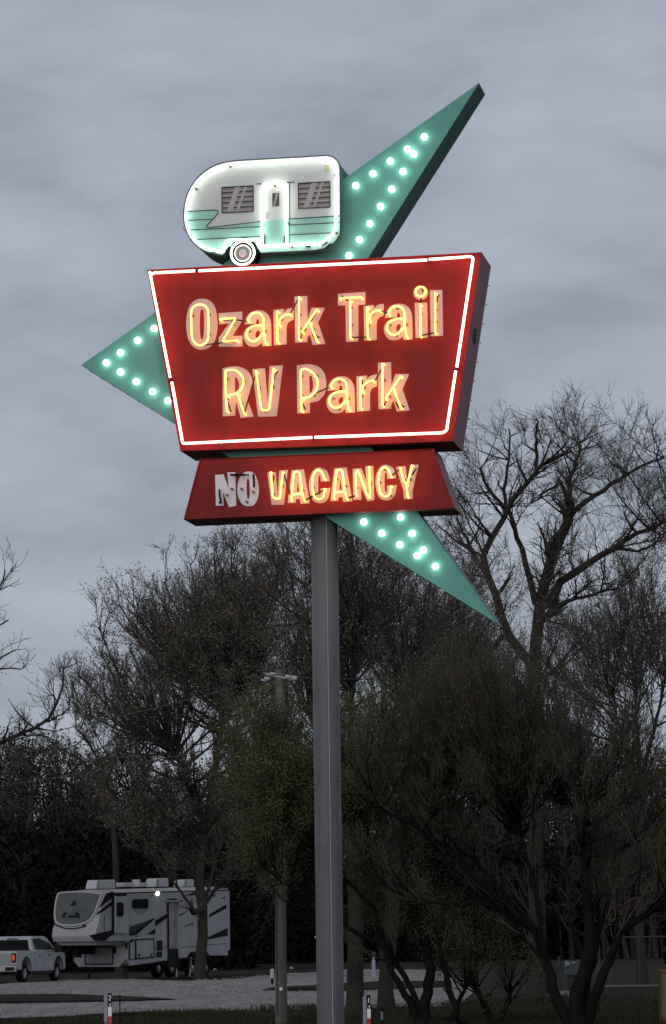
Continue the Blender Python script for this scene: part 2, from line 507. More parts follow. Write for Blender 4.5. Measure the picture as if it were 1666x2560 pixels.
# T i l
letter(main, 3, C((78,178),(435,153),(433,318),(342,322),(345,792),(183,800),(175,328),(80,330)))
neon(main, 3, C((100,235),(378,222))); neon(main, 3, C((238,262),(240,740)))
letter(main, 3, C((1070,295),(1232,290),(1240,745),(1080,750)))
letter(main, 3, [(1148+97*math.cos(a*math.pi/6), 165+93*math.sin(a*math.pi/6)) for a in range(12)])
neon(main, 3, [(1147+66*math.cos(a*math.pi/6), 150+62*math.sin(a*math.pi/6)) for a in range(12)], closed=True)
neon(main, 3, C((1143,312),(1143,720)))
letter(main, 3, C((1265,132),(1428,127),(1437,720),(1278,727)))
neon(main, 3, C((1335,165),(1335,680)))
# R V P
letter(main, 4, [(105,190,1),(200,170),(300,160),(400,178),(490,230),(550,320),(570,420),(555,500),(520,600),(490,680,1),(590,940,1),(385,962,1),(310,690,1),(303,925,1),(108,937,1)],
       [[(297,325,1),(335,350),(357,410),(360,460),(345,520),(298,560,1)]])
neon(main, 4, [(172,850,1),(155,600,1),(152,270),(165,225),(220,215),(300,220),(370,270),(415,330),(428,400),(415,470),(370,540),(320,580),(180,615,1)])
neon(main, 4, C((340,590),(435,885)))
letter(main, 4, C((568,203),(762,190),(803,710),(833,155),(1040,143),(945,935),(655,942)))
neon(main, 4, [(620,235,1),(655,450),(695,770),(715,828),(770,842),(815,828),(832,780),(870,450),(895,200,1)])
letter(main, 5, [(-232,145,1),(-110,130),(0,132),(110,170),(190,260),(222,380),(222,500),(190,600),(110,690),(0,722),(-30,725,1),(-27,885,1),(-225,890,1)],
       [[(-37,300,1),(0,320),(18,400),(21,470),(3,545),(-35,580,1)]])
neon(main, 5, [(-160,845,1),(-165,650),(-170,260),(-160,215),(-115,200),(-60,212),(20,265),(75,340),(90,420),(85,480),(50,560),(-20,620),(-70,645),(-145,652,1)])
# NO (unlit)
letter(vac, 6, C((65,290),(225,277),(325,545),(303,238),(455,237),(473,885),(335,912),(215,615),(230,885),(78,885)), off=-.046, m=GREYLET)
letter(vac, 6, [(715,220),(790,240),(850,310),(890,410),(912,560),(900,700),(860,810),(800,880),(700,892),(610,870),(545,790),(505,680),(495,560),(510,430),(550,320),(620,245)],
       [[(700,358),(722,400),(732,520),(735,650),(722,740),(705,762),(688,735),(675,620),(675,480),(683,390)]], off=-.046, m=GREYLET)
neon(vac, 6, [(140,830,1),(115,420),(118,370),(150,360),(180,420),(325,800),(345,830),(375,820),(385,770),(380,300,1)], CLEARTUBE, off=.0)
neon(vac, 6, [(640,285),(580,350),(560,480),(570,640),(610,780),(690,820),(770,770),(815,650),(820,540)], CLEARTUBE, off=.0)
for P, w in ((((355,288),(640,288)), .022), (((640,285),(720,290)), .014), (((790,305),(808,300),(818,430),(815,530)), .020), (((805,275),(808,320)), .02), (((150,570),(152,700),(175,800)), .018), (((150,845),(180,800)), .026)):
    dark(vac, 6, P, BLK, r=w*.75, off=.02)
VO = {'off': -.046}
letter(vac, 6, C((1075,243),(1240,235),(1275,700),(1305,205),(1472,190),(1398,865),(1158,872)), **VO)
neon(vac, 6, [(1140,235,1),(1175,640),(1190,715),(1230,745),(1290,745),(1320,700),(1375,240,1)], off=.085)
AO = C((150,198),(390,180),(505,838),(325,850),(310,755),(240,757),(225,830),(75,835)); AH = C((268,405),(300,610),(252,615))
AT = [(145,780,1),(190,290),(215,240),(260,225),(300,245),(315,300),(355,630),(400,790,1)]; AT2 = C((180,660),(350,655))
AB = (75,180,505,850)
CO = [(892,410,1),(870,300),(820,200),(700,148),(600,175),(520,290),(488,450),(500,600),(540,740),(610,815),(710,835),(800,810),(870,720),(905,540,1),(715,550,1),(715,640),(690,680),(670,620),(667,450),(672,330),(695,300),(712,340),(715,418,1)]
CT = [(795,375),(750,260),(700,205),(650,200),(590,250),(560,350),(550,480),(565,620),(590,700),(650,750),(720,750),(770,700),(790,560)]
CB = (488,148,905,835)
for b in (AB, (900,143,1330,812)):
    letter(vac, 7, remap(AO, AB, b), [remap(AH, AB, b)], **VO); neon(vac, 7, remap(AT, AB, b), off=.085); neon(vac, 7, remap(AT2, AB, b), off=.095)
for z, b in ((7, CB), (8, (612,93,1028,782))):
    letter(vac, z, remap(CO, CB, b), **VO); neon(vac, z, remap(CT, CB, b), off=.085)
letter(vac, 8, C((172,172),(340,158),(440,420),(415,120),(572,112),(592,778),(455,800),(330,510),(340,772),(185,775)), **VO)
neon(vac, 8, [(240,690,1),(235,270),(255,225),(290,240),(450,660),(480,710),(508,680),(490,130,1)], off=.085)
letter(vac, 8, C((1010,130),(1193,115),(1235,420),(1280,92),(1450,88),(1332,600),(1332,755),(1165,760),(1155,600)), **VO)
neon(vac, 8, [(1090,155,1),(1165,400),(1215,480),(1220,560),(1240,715,1)], off=.085); neon(vac, 8, C((1325,100),(1228,485)), off=.10)
for z, P in ((1,((470,1112),(960,1050),(1150,1040))), (1,((870,620),(1150,612),(1390,645))), (2,((670,490),(815,230))), (2,((865,985),(900,860))),
             (2,((1060,660),(1170,460))), (2,((1150,900),(1200,950),(1235,955))), (2,((1100,890),(1160,1010))), (2,((430,470),(430,630))), (3,((130,205),(210,268))),
             (3,((245,742),(455,738))), (3,((630,395),(720,430))), (3,((1155,220),(1140,295))), (3,((1160,715),(1330,678))), (3,((1385,190),(1362,225),(1355,290))),
             (3,((1155,65),(1175,155))), (4,((450,860),(615,290))), (4,((190,720),(235,870))), (4,((965,238),(905,300),(900,370))), (4,((1345,740),(1388,830))),
             (5,((45,580),(270,485))), (5,((980,385),(1095,180))), (5,((1300,710),(1350,810))), (5,((1360,745),(1435,795))), (5,((1115,775),(1150,700))), (5,((780,360),(785,500)))):
    dark(main, z, P)
for z, P in ((6,((1205,300),(1180,420))), (6,((1390,260),(1520,665))), (7,((420,775),(765,590))), (7,((720,190),(795,340))), (7,((1250,735),(1385,690))),
             (8,((915,320),(1075,180))), (8,((1405,160),(1320,290)))):
    dark(vac, z, P, off=.06, r=.012)
for z, L in {1:[(340,540),(660,515),(660,895),(1115,710),(975,935),(1440,835)], 2:[(195,840),(505,615),(435,830),(868,518),(868,780),(965,810),(1115,790)],
             3:[(257,358),(260,580),(532,445),(480,590),(848,368),(757,585),(968,580),(838,715),(1155,435),(1352,385),(1350,540)],
             4:[(180,360),(447,400),(185,665),(405,740),(680,495),(895,480),(775,860),(1340,310),(1345,610)],
             5:[(90,310),(45,610),(430,400),(345,660),(575,665),(430,820),(820,490),(785,620),(1128,375),(1125,650),(1215,630),(1340,670)]}.items():
    for p in L: support(main, z, p)
for z, L in {6:[(305,685),(398,565),(590,565),(815,625),(690,815),(1210,660),(1378,505)], 7:[(380,590),(578,530),(1030,370),(1210,510),(1425,540)],
             8:[(525,465),(460,605),(705,440),(805,180),(1190,385),(1300,380),(910,690)]}.items():
    for p in L: support(vac, z, p, mo=-.05)
# border neon, four runs
BR = .0175
for P in ([(488,677,1),(400,681.5,1),(388,682),(378,688),(379,700),(426,944,1)], [(430,955,1),(455,1096,1),(457,1105),(461,1108.5),(475,1108,1),(781,1093.6,1)],
          [(787,1093.3,1),(1095,1082.5,1),(1108.5,1081),(1117,1074),(1119,1062,1),(1139.8,927,1)], [(1142.4,918,1),(1180,668,1),(1182.5,651),(1181,643.5),(1171,641.3),(1155,643,1),(1073,648.6,1)],
          [(1068,650,1),(497,677,1)]):
    neon(main, 0, P, NEONW, off=.12, r=BR, name='border_neon_tube', ends=False)
for a, b in (((486,677.2),(499,676.6)), ((1066,650),(1075,648.7)), ((425.5,942),(430.5,957)), ((780,1093.6),(788,1093.2)), ((1139.5,929),(1142.8,916))):
    mb = MB(); mb.tube([FP.pt(*a, .115), FP.pt(*b, .115)], .0135, 8); mb.tube([FP.pt(*a, .11), FP.pt(*a, .004)], .012, 6); mb.tube([FP.pt(*b, .11), FP.pt(*b, .004)], .012, 6); mb.build('blacked_out_tube', BLKGLASS, main, smooth=True)
for p in [(420,681),(470,678.5),(700,667),(935,655),(1090,648),(1178,700),(1160,810),(1141,965),(1127,1050),(396,760),(412,870),(440,1000),(553,1111),(709,1103),(869,1097),(1023,1091)]:
    support(main, 0, p)

# camper panel ---------------------------------------------------------
CO_ = .0                       # front plane of the camper, relative to FP
def cz(p): return (430 + p[0]*.32279, 360 + p[1]*.32279) + tuple(p[2:])
def cpl(P, off, n=6, closed=True): return [FP.pt(*q[:2], off) for q in spline([cz(p) for p in P], n, closed)]
camp = [(500,128,1),(1180,90,1),(1240,98),(1285,135),(1302,190,1),(1305,655),(1290,720),(1245,775),(1170,812),(1080,826,1),(690,845,1),(676,825,1),(650,790,1),(440,800,1),(415,830,1),(395,860,1),(335,852),(262,832),(195,792),(138,728),(104,650),(92,580),(96,490),(116,400),(160,312),(225,236),(305,180),(395,145)]
mb = MB(); mb.prism([cpl(camp, CO_)], NV*.78, 0, side_mi=1)
cmp_ = mb.build('camper_panel', [WHITE, TEALEDGE], SIGN)
cmp_['label'] = 'white and mint painted cutout of a rounded travel trailer'
mb = MB(); mb.tube(cpl(camp, CO_+.001), .0085, 6, closed=True); mb.build('edge_trim', GALV, cmp_)
def cpaint(name, loops, m, off=.004, parent=None, n=6):
    mb = MB(); mb.prism([cpl(l, CO_+off, n) for l in loops], (0,0,0)); return mb.build(name, m, parent or cmp_)
cpaint('paint_band', [[(98,523,1),(340,510,1),(358,516),(356,538,1),(264,640,1),(275,648,1),(690,599,1),(1303,556,1),(1303,655),(1289,718),(1243,772),(1168,809),(1080,823,1),(692,842,1),(678,822,1),(652,787,1),(438,797,1),(413,827,1),(393,857,1),(337,849),(264,829),(198,790),(141,726),(107,649),(95,580)]], MINT)
def cline(P, w=.006, off=.009, m=LINE, parent=None, name='pinstripe'):
    mb = MB(); mb.tube([FP.pt(*cz(p)[:2], CO_+off) for p in P], w, 5); return mb.build(name, m, parent or cmp_)
for P in (((100,523),(340,510),(358,516),(356,538),(264,640),(275,648),(690,599)), ((905,580),(1303,556)), ((118,592),(308,582)), ((130,666),(690,640)), ((185,740),(690,716)), ((915,627),(1303,607)), ((915,704),(1285,686)), ((910,297),(912,800))):
    cline(P)
cline(((656,309),(694,308)), .008); cline(((890,298),(950,294)), .008)
def cwin(q, ns, parent=None):
    """q: four corners tl,tr,br,bl"""
    def L(u, v):
        a = [q[0][i]+(q[1][i]-q[0][i])*u for i in (0,1)]; b = [q[3][i]+(q[2][i]-q[3][i])*u for i in (0,1)]
        return (a[0]+(b[0]-a[0])*v, a[1]+(b[1]-a[1])*v, 1)
    w = cpaint('window', [[L(0,0),L(1,0),L(1,1),L(0,1)]], SLATD, .008, parent)
    for i in range(ns):
        v0, v1 = i/ns, (i+1)/ns
        cpaint('slat', [[L(.02,v0+.28/ns),L(.98,v0+.22/ns),L(.98,v1-.1/ns),L(.02,v1-.03/ns)]], SLAT, .011, w)
        cpaint('slat', [[L(.03,v0+.62/ns),L(.97,v0+.60/ns),L(.97,v1-.13/ns),L(.03,v1-.06/ns)]], GLINT if i % 2 else SLATL, .013, w)
    for a, b in ((.42,.60), (.72,.80)):
        cpaint('glint', [[L(a,0.02),L(b,.02),L(b-.27,.98),L(a-.27,.98)]], GLINT, .015, w)
    f = MB(); f.tube([FP.pt(*cz(L(u,v))[:2], CO_+.016) for u, v in ((0,0),(1,0),(1,1),(0,1))], .008, 4, closed=True); f.build('frame', LINE, w)
SLATL = mat('light_taupe_blind_paint', (.42, .35, .33), .5)
cwin([(386,335),(632,322),(632,520),(388,531)], 5)
cwin([(978,303),(1226,290),(1227,486),(981,499)], 5)
dr = cpaint('door', [[(705,800,1),(700,350,1),(712,315),(745,300,1),(850,296,1),(880,310),(892,345,1),(895,793,1)]], WHITE, .006)
cpaint('door_band', [[(704,797,1),(702,599,1),(893,583,1),(894,790,1)]], MINT, .009, dr)
dw = cpaint('door_window', [[(778,382,1),(832,379,1),(832,481,1),(779,484,1)]], SLATD, .009, dr)
cpaint('glint', [[(808,384,1),(824,384,1),(800,478,1),(784,478,1)]], SLATL, .012, dw)
cpaint('door_handle', [[(726,530,1),(746,528,1),(746,577,1),(727,579,1)]], GLINT, .012, dr)
cpaint('sticker', [[(1179,162,1),(1221,160,1),(1221,214,1),(1180,216,1)]], mat('yellowed_sticker', (.62,.60,.42), .6), .006)
# wheel
wp = FP.pt(*cz((556,842))[:2], CO_ + .0)
def ring(r0, r1, h0, h1, m, name, par):
    mb = MB(); mb.lathe(wp, -NV, [(h0,r0),(h1,r0),(h1,r1),(h0,r1),(h0,r0)] if r0 > 0 else [(h0,r1),(h1,r1),(h1,0)], 40); return mb.build(name, m, par)
k = .32279 / 190.5
mb = MB(); mb.lathe(FP.pt(*cz((562,838))[:2], -.02), -NV, [(-.30,112*k),(.035,112*k),(.05,100*k),(.05,0)], 40)
wh = mb.build('wheel', TIRE, cmp_)
wp = FP.pt(*cz((552,848))[:2], CO_ + .034)
rr = ring(0, 66*k, 0, .014, SLATL, 'hubcap', wh)
mb = MB(); mb.lathe(wp, -NV, [(.014,34*k),(.03,30*k),(.04,0)], 24); mb.build('hub', WHITE, wh, smooth=True)
def circ(r, m, name, off, w, par):
    o = wp - NV*off; pts = [o + U*math.cos(a*math.pi/18)*r + Vector((0,0,1))*math.sin(a*math.pi/18)*r for a in range(36)]
    mb = MB(); mb.tube(pts, w, 8, closed=True); return mb.build(name, m, par, smooth=True)
circ(94*k, NEONA, 'glow_ring', .028, .0135, wh)
circ(63*k, mat('glowing_hub_ring_paint', (.85,.85,.83), .4, emit=(.9,1,.92), estr=.45), 'glow_ring', .02, .012, wh)  # hub ring's white paint given a weak emission to look lit
def cneon(P, r=.0165, closed=False, off=.06):
    mb = MB(); pts = cpl(P, CO_+off, 5, closed)
    if not closed: pts = [pts[0]+NV*off*.9] + pts + [pts[-1]+NV*off*.9]
    mb.tube(pts, r, 8, closed); return mb.build('neon_tube', NEONA, cmp_, smooth=True)
cneon([(388,828),(330,824),(262,806),(200,766),(150,706),(122,640),(112,580),(114,500),(132,412),(172,330),(234,258),(312,204),(400,170),(500,152,1),(1180,112,1)])
cneon([(1190,111),(1232,118),(1262,148),(1275,195,1),(1274,400,1),(1268,640),(1248,690),(1205,735),(1140,778)])
cneon([(1110,770,1),(905,782,1),(700,792,1)])
cneon([(702,780,1),(700,350,1),(712,318),(745,304,1),(850,300,1),(876,314),(886,350,1),(888,775,1)])
cneon([(395,826),(408,790),(430,752),(465,742,1),(640,742,1),(665,750),(680,790)])
for p in [(455,174),(1012,128),(1272,252),(190,348),(800,322),(558,750),(935,797),(712,628),(905,618),(1275,690),(150,740),(105,665)]:
    support(cmp_, 0, cz(p))
for P in (((1035,790),(1075,797)), ((1135,790),(1205,755)), ((712,700),(720,780)), ((876,710),(873,765)), ((305,832),(390,826)), ((1235,770),(1195,800))):
    mb = MB(); mb.tube([FP.pt(*cz(p)[:2], CO_+.03) for p in P], .011, 8); mb.build('blacked_out_tube', BLK, cmp_, smooth=True)

# ------------------------------------------------------------------ trees
def norm(a): return a / np.maximum(np.linalg.norm(a, axis=-1, keepdims=True), 1e-9)
class Tree:
    def __init__(s, seed): s.g = {}; s.leaf = []; s.r = np.random.default_rng(seed)
    def add(s, pts, rad, k, mi): s.g.setdefault((pts.shape[1], k, mi), []).append((pts, rad))
    def grow(s, P, D, L, r0, n, wander, trop, taper=.35):
        pts = [P]; D = norm(D); st = (L / (n-1))[:, None]
        for i in range(n-1):
            D = norm(D + s.r.normal(0, wander, D.shape) + np.array([0,0,trop])); P = P + D*st; pts.append(P)
        pts = np.stack(pts, 1)
        rad = r0[:, None] * np.linspace(1, taper, n)[None]
        return pts, rad
    def kids(s, pts, rad, Lp, dens, tmin, ang, asd, ml, rf, upb=0.0, rmin=.004):
        """children spread evenly by branch length: dens per metre, mean length ml"""
        M, n, _ = pts.shape
        m = int(Lp.sum() * dens) + 1
        ii = s.r.choice(M, m, p=Lp/Lp.sum())
        t = (tmin + (1-tmin) * s.r.random(m)**.85) * (n-1)
        i = np.minimum(t.astype(int), n-2); f = (t-i)[:, None]
        a, b = pts[ii, i], pts[ii, i+1]
        P = a + (b-a)*f; T = norm(b-a)
        v = s.r.normal(0, 1, T.shape); v = norm(v - T*(v*T).sum(1, keepdims=True))
        A = s.r.normal(ang, asd, m)[:, None]
        D = T*np.cos(A) + v*np.sin(A) + np.array([0,0,upb])
        L = ml * s.r.uniform(.45, 1.35, m) * (1.25 - .6*t/(n-1)) * np.clip(Lp[ii]/np.mean(Lp), .6, 1.4)
        r = np.maximum(rad[ii, i] * rf, rmin)
        return P, D, L, r
    def leaves(s, pts, per, size, asp=.5, spread=.05):
        P = pts.reshape(-1, 3) if per >= 1 else pts.reshape(-1, 3)[s.r.random(pts.shape[0]*pts.shape[1]) < per]
        if per > 1: P = np.repeat(P, int(per), 0)
        s.leaf.append((P + s.r.normal(0, spread, P.shape), size, asp))
    def arrays(s):
        V, Fq, MI = [], [], []; base = 0
        for (n, k, mi), L in s.g.items():
            pts = np.concatenate([a for a, _ in L]); rad = np.concatenate([b for _, b in L])
            M = len(pts)
            T = np.empty_like(pts); T[:, 1:-1] = pts[:, 2:] - pts[:, :-2]; T[:, 0] = pts[:, 1]-pts[:, 0]; T[:, -1] = pts[:, -1]-pts[:, -2]
            T = norm(T)
            ref = np.zeros((M, 1, 3)); ref[:, 0, 0] = .93; ref[:, 0, 1] = .37
            X = norm(np.cross(T, ref)); Y = np.cross(T, X)
            a = np.arange(k)*2*np.pi/k
            ring = pts[:, :, None] + (X[:, :, None]*np.cos(a)[None, None, :, None] + Y[:, :, None]*np.sin(a)[None, None, :, None]) * rad[:, :, None, None]
            V.append(ring.reshape(-1, 3))
            i, j = np.meshgrid(np.arange(n-1), np.arange(k), indexing='ij')
            q = np.stack([i*k+j, i*k+(j+1) % k, (i+1)*k+(j+1) % k, (i+1)*k+j], -1).reshape(-1, 4)
            q = (q[None] + (np.arange(M)*n*k)[:, None, None]).reshape(-1, 4) + base
            Fq.append(q); MI.append(np.full(len(q), mi)); base += M*n*k
        nb = len(V)
        for P, size, asp in s.leaf:
            M = len(P); a = norm(s.r.normal(0, 1, (M, 3))+np.array([0,0,.5])); b = norm(np.cross(a, s.r.normal(0, 1, (M, 3))))
            sz = size * s.r.uniform(.5, 1.3, (M, 1))
            q = np.stack([P, P + a*sz*.5 + b*sz*asp*.5, P + a*sz, P + a*sz*.5 - b*sz*asp*.5], 1)
            V.append(q.reshape(-1, 3)); f = np.arange(M*4).reshape(-1, 4) + base; Fq.append(f); MI.append(np.full(M, 2)); base += M*4
        return np.concatenate(V), np.concatenate(Fq), np.concatenate(MI)
    def mesh(s, name, mats, parent, sub=None, origin=None):
        V, Q, MI = s.arrays()
        me = fast_mesh(name, V, Q, MI)
        return link(name, me, mats, parent)
def fast_mesh(name, V, Q, MI):
    me = bpy.data.meshes.new(name)
    me.vertices.add(len(V)); me.vertices.foreach_set('co', V.astype(np.float32).ravel())
    me.loops.add(len(Q)*4); me.loops.foreach_set('vertex_index', Q.astype(np.int32).ravel())
    me.polygons.add(len(Q)); me.polygons.foreach_set('loop_start', np.arange(len(Q), dtype=np.int32)*4)
    me.polygons.foreach_set('material_index', MI.astype(np.int32))
    me.update(calc_edges=True)
    return me
def resample(P, n):
    P = np.array(P, float); d = np.r_[0, np.cumsum(np.linalg.norm(np.diff(P, axis=0), axis=1))]
    t = np.linspace(0, d[-1], n)
    return np.stack([np.interp(t, d, P[:, i]) for i in range(3)], 1)
def tree(name, label, seed, D, stems, tips, r0, levels, mats, depth=3.0, group=None, leaf=None, stem_r=None, tip_r=.10, bend=.25, cat='tree', twig_k=3, from_low=.25, wob=.02, fill=0, pull=.88):
    """stems: traced limb lines [(px,py)...] ; tips: ends of the main limbs; each branch then forks by levels"""
    T = Tree(seed); rg = T.r
    sc = D / F
    bx = stems[0][0]
    root = empty(name, at(bx[0], bx[1], D), label, cat, group)
    root.location.z = 0
    bpy.context.view_layer.update()
    ST = []; trunk = Tree(seed+1)
    for si, st in enumerate(stems):
        P = [at(x, y, D) for x, y in st]
        P = np.array([tuple(p) for p in P])
        if si == 0: P[0][2] = -.1
        dd = rg.uniform(-1, 1) * depth * .5 if si else 0
        for i in range(len(P)): P[i] += np.array(ray(*st[i])) * 0 + np.array([0, dd * i/max(1, len(P)-1), 0])
        n = 12; Q = resample(spline3(P), n)
        Q[1:] += rg.normal(0, wob*r0/.2, Q[1:].shape)
        a, b = (stem_r[si] if stem_r else (r0, r0*.45))
        rad = np.linspace(a, b, n)
        if si == 0: rad[0] *= 1.35; rad[1] *= 1.05
        trunk.add(Q[None], rad[None], 8, 0); ST.append((Q, rad))
    limbs, lr = [], []
    tips = list(tips)
    for _ in range(fill):
        a, b, c = (tips[i] for i in rg.integers(0, len(tips) if not _ else min(len(tips), 60), 3)); w = rg.dirichlet((1.2,1.2,1.2)); tips.append(tuple(a[i]*w[0]+b[i]*w[1]+c[i]*w[2] for i in (0,1)))
    for tp in tips:
        dy = rg.uniform(-1, 1) * depth
        e = np.array(at(tp[0], tp[1], D)); e += (e - np.array([0,0,CAMZ])) * dy / D
        best = None
        for Q, rad in ST:
            for i in range(max(1, int(len(Q)*from_low)), len(Q)):
                d = e - Q[i]; L = np.linalg.norm(d)
                score = L + max(0, .45*L - d[2]) * 1.6 + rg.uniform(0, .25)*L
                if best is None or score < best[0]: best = (score, Q[i], rad[i])
        _, b, br = best
        e = b + (e-b)*pull; d = e - b; L = np.linalg.norm(d)
        mid = b + d*.5 + np.array([d[0]*bend*.5, d[1]*bend*.5, -bend*.35*abs(d[2])]) * (1 if rg.random() < .8 else -.3)
        t = np.linspace(0, 1, 9)[:, None]
        Q = (1-t)**2*b + 2*t*(1-t)*mid + t*t*e
        Q[1:] += np.cumsum(rg.normal(0, .02*L, Q[1:].shape), 0)*.35
        limbs.append(Q); lr.append(np.linspace(min(br*.75, tip_r), min(tip_r, br)*.25, 9))
    pts = np.stack(limbs); rad = np.stack(lr)
    # a few traced stems bear twigs too
    T.add(pts, rad, 6, 0)
    L = np.linalg.norm(pts[:, -1]-pts[:, 0], axis=1)
    SP_, SR_ = [], []
    for k, (q, r) in enumerate(ST):
        q2 = q[7:] if k == 0 else q[3:]; r2 = r[7:] if k == 0 else r[3:]
        if np.linalg.norm(q2[-1]-q2[0]) < 1.2: continue
        SP_.append(resample(q2, 9)); SR_.append(np.interp(np.linspace(0,1,9), np.linspace(0,1,len(r2)), r2))
    if SP_: pts = np.concatenate([pts, np.stack(SP_)]); rad = np.concatenate([rad, np.stack(SR_)])
    L = np.linalg.norm(pts[:, -1]-pts[:, 0], axis=1)
    cur = [(pts, rad, L)]
    for li, lv in enumerate(levels):
        dens, ang, ml, n, wan, trop, rf, rmin, kk = lv
        p, r, L = cur[0]
        P, Dd, LL, rr = T.kids(p, r, L, dens, .12, ang, .22, ml, rf, upb=.1, rmin=rmin)
        q, qr = T.grow(P, Dd, LL, rr, n, wan, trop)
        T.add(q, qr, kk, 1 if li >= 1 else 0); cur = [(q, qr, LL)]
        if leaf and li >= leaf[3]:
            for (p, r, L_) in cur: T.leaves(p[:, 1:], leaf[0], leaf[1], leaf[2], leaf[4])
    trunk.mesh('trunk', [mats[0]], root)
    T.mesh('crown', mats, root)
    return root
def spline3(P, n=5):
    P = np.array(P); out = []
    for i in range(len(P)-1):
        p0, p1, p2, p3 = P[max(i-1,0)], P[i], P[i+1], P[min(i+2,len(P)-1)]
        for k in range(n):
            t = k/n
            out.append(.5*((2*p1)+(-p0+p2)*t+(2*p0-5*p1+4*p2-p3)*t*t+(-p0+3*p1-3*p2+p3)*t**3))
    out.append(P[-1]); return np.array(out)
def tz(*L): return [(1000 + x*.43, 900 + y*.43) for x, y in L]
def lower(*L): return [(x, y + max(0, (1330-y)*.27)) for x, y in tz(*L)]
#        per m, angle, length, points, wander, upward, radius factor, min radius, sides
TALL = [(2.0, .62, 1.25, 8, .13, .04, .36, .012, 4), (4.2, .64, .80, 7, .16, .03, .6, .0085, 3), (7.0, .64, .45, 6, .19, .02, .7, .0065, 3)]
LEFTB = [(2.0, .55, .85, 7, .12, .03, .4, .010, 4), (3.8, .58, .50, 6, .16, .02, .6, .007, 3), (4.0, .6, .25, 5, .19, .02, .7, .006, 3)]
FARB = [(2.4, .60, 1.5, 8, .11, .05, .5, .022, 4), (3.6, .58, .85, 6, .14, .05, .6, .014, 3), (4.3, .55, .5, 5, .17, .07, .8, .010, 3)]
NEARB = [(2.6, .52, 1.5, 8, .11, .09, .5, .012, 4), (3.6, .55, .8, 6, .14, .09, .6, .007, 3), (5.0, .55, .42, 5, .17, .07, .8, .0055, 3)]
MIDB = [(2.2, .48, 1.9, 8, .10, .10, .5, .015, 4), (3.0, .5, 1.0, 6, .13, .10, .6, .009, 3), (4.0, .5, .55, 5, .16, .07, .8, .007, 3)]
WIL = [(3.6, .36, .95, 8, .05, .085, .5, .010, 4), (6.5, .34, .62, 7, .06, .08, .6, .0075, 3), (8.5, .34, .34, 5, .08, .06, .8, .0055, 3)]
SHR = [(5, .5, .7, 6, .1, .06, .5, .006, 3), (8, .5, .35, 5, .12, .05, .7, .004, 3)]
# tall bare tree on the right
tree('bare_tree', 'tall bare branching tree rising behind the right side of the red sign', 21, 100,
     [[(1344,2495),(1340,2250),(1336,2000)] + tz((790,1650),(800,1500),(850,1250),(880,1130),(930,1000),(985,910)),
      tz((985,910),(985,830),(990,700),(1040,550),(1046,480)),
      tz((985,895),(1080,825),(1200,740),(1330,655),(1549,545)), tz((860,1440),(950,1290),(1080,1200),(1250,1100),(1330,1040),(1600,925)),
      tz((1250,1100),(1400,1095),(1500,1050),(1570,985)),
      tz((790,1800),(690,1690),(620,1600),(560,1400),(500,1270),(480,1160),(540,1040),(610,890),(690,800),(800,660)),
      tz((610,890),(620,700),(650,500),(640,400)), tz((800,660),(785,480),(780,390)), tz((500,1240),(400,1080),(330,930)),
      tz((790,1420),(700,1120),(640,930),(500,790),(450,680)), tz((985,895),(940,730),(880,760),(760,860)), tz((620,1600),(500,1720),(330,1880),(200,2000)),
      tz((800,1560),(900,1450),(1000,1400),(1250,1330))],
     lower((960,90),(1200,40),(1180,140),(1430,100),(1440,180),(1520,190),(1500,300),(1540,430),(1420,520),(870,110),(760,130),(830,230),(890,470),(600,140),(560,170),(470,240),(420,330),(690,260),(700,420),(1040,180),(1260,330),(1330,260),
        (1549,560),(1300,700),(1290,800),(1120,860),(1600,650),(1620,860),(1400,900),(1500,820),(340,640),(330,740),(290,860),(420,560),(740,560),(900,620),(1200,960),(1480,1150),(1600,1050),(1100,480),(560,600),(250,1000),(200,930),
        (380,1350),(330,1500),(1050,1350),(1200,1450),(980,1560),(1120,1640),(640,1380),(460,1480)), .30,
     TALL,
     [BARK, TWIG, BUD], depth=3.5, tip_r=.05, fill=50, pull=.80,
     stem_r=[(.30,.16),(.12,.035),(.10,.03),(.15,.04),(.06,.025),(.17,.06),(.07,.025),(.07,.025),(.09,.03),(.12,.035),(.08,.025),(.10,.04),(.10,.03)],
     leaf=(.35, .055, .5, 3, .03))
tree('budding_tree', 'broad budding tree behind the fifth wheel trailer, its trunk with a broken stub', 31, 148,
     [[(500,2449),(506,2350),(508,2270),(500,2200),(505,2120),(520,2050)], [(508,2270),(490,2282),(484,2276)], [(505,2270),(520,2225),(535,2165),(552,2100),(570,2000)],
      [(515,2060),(470,1950),(440,1880)], [(520,2050),(540,1900),(560,1750)], [(505,2140),(460,2080),(400,2030),(330,1990)]],
     [(215,1700),(232,1620),(262,1560),(300,1510),(330,1480),(370,1500),(420,1450),(470,1395),(500,1400),(540,1370),(588,1345),(620,1390),(650,1380),(690,1420),(205,1770),(230,1860),(330,1580),(400,1580),(600,1520),(300,1900),(680,1600),
      (520,1560),(420,1750),(640,1750),(450,1660),(560,1680),(270,1720),(330,1800),(700,1760),(360,1950),(250,1960),(620,1900),(480,1500),(180,1700),(560,1450),(380,1680),(520,1800),(250,2020),(300,2060),(380,2080),(460,2000),(560,2050),(620,2080),(650,1980),(420,1960),(340,2000),(580,1950),(280,1820),(230,1940),(700,1450),(725,1560),(690,1500),(660,1450),(740,1650),(720,1400),(700,1700),(640,1560)], .27,
     FARB, [BARK, TWIG, BUD], depth=5, tip_r=.10, fill=110, pull=.98,
     stem_r=[(.27,.20),(.13,.10),(.10,.06),(.16,.1),(.17,.1),(.14,.06)], leaf=(.5, .105, .55, 2, .10))
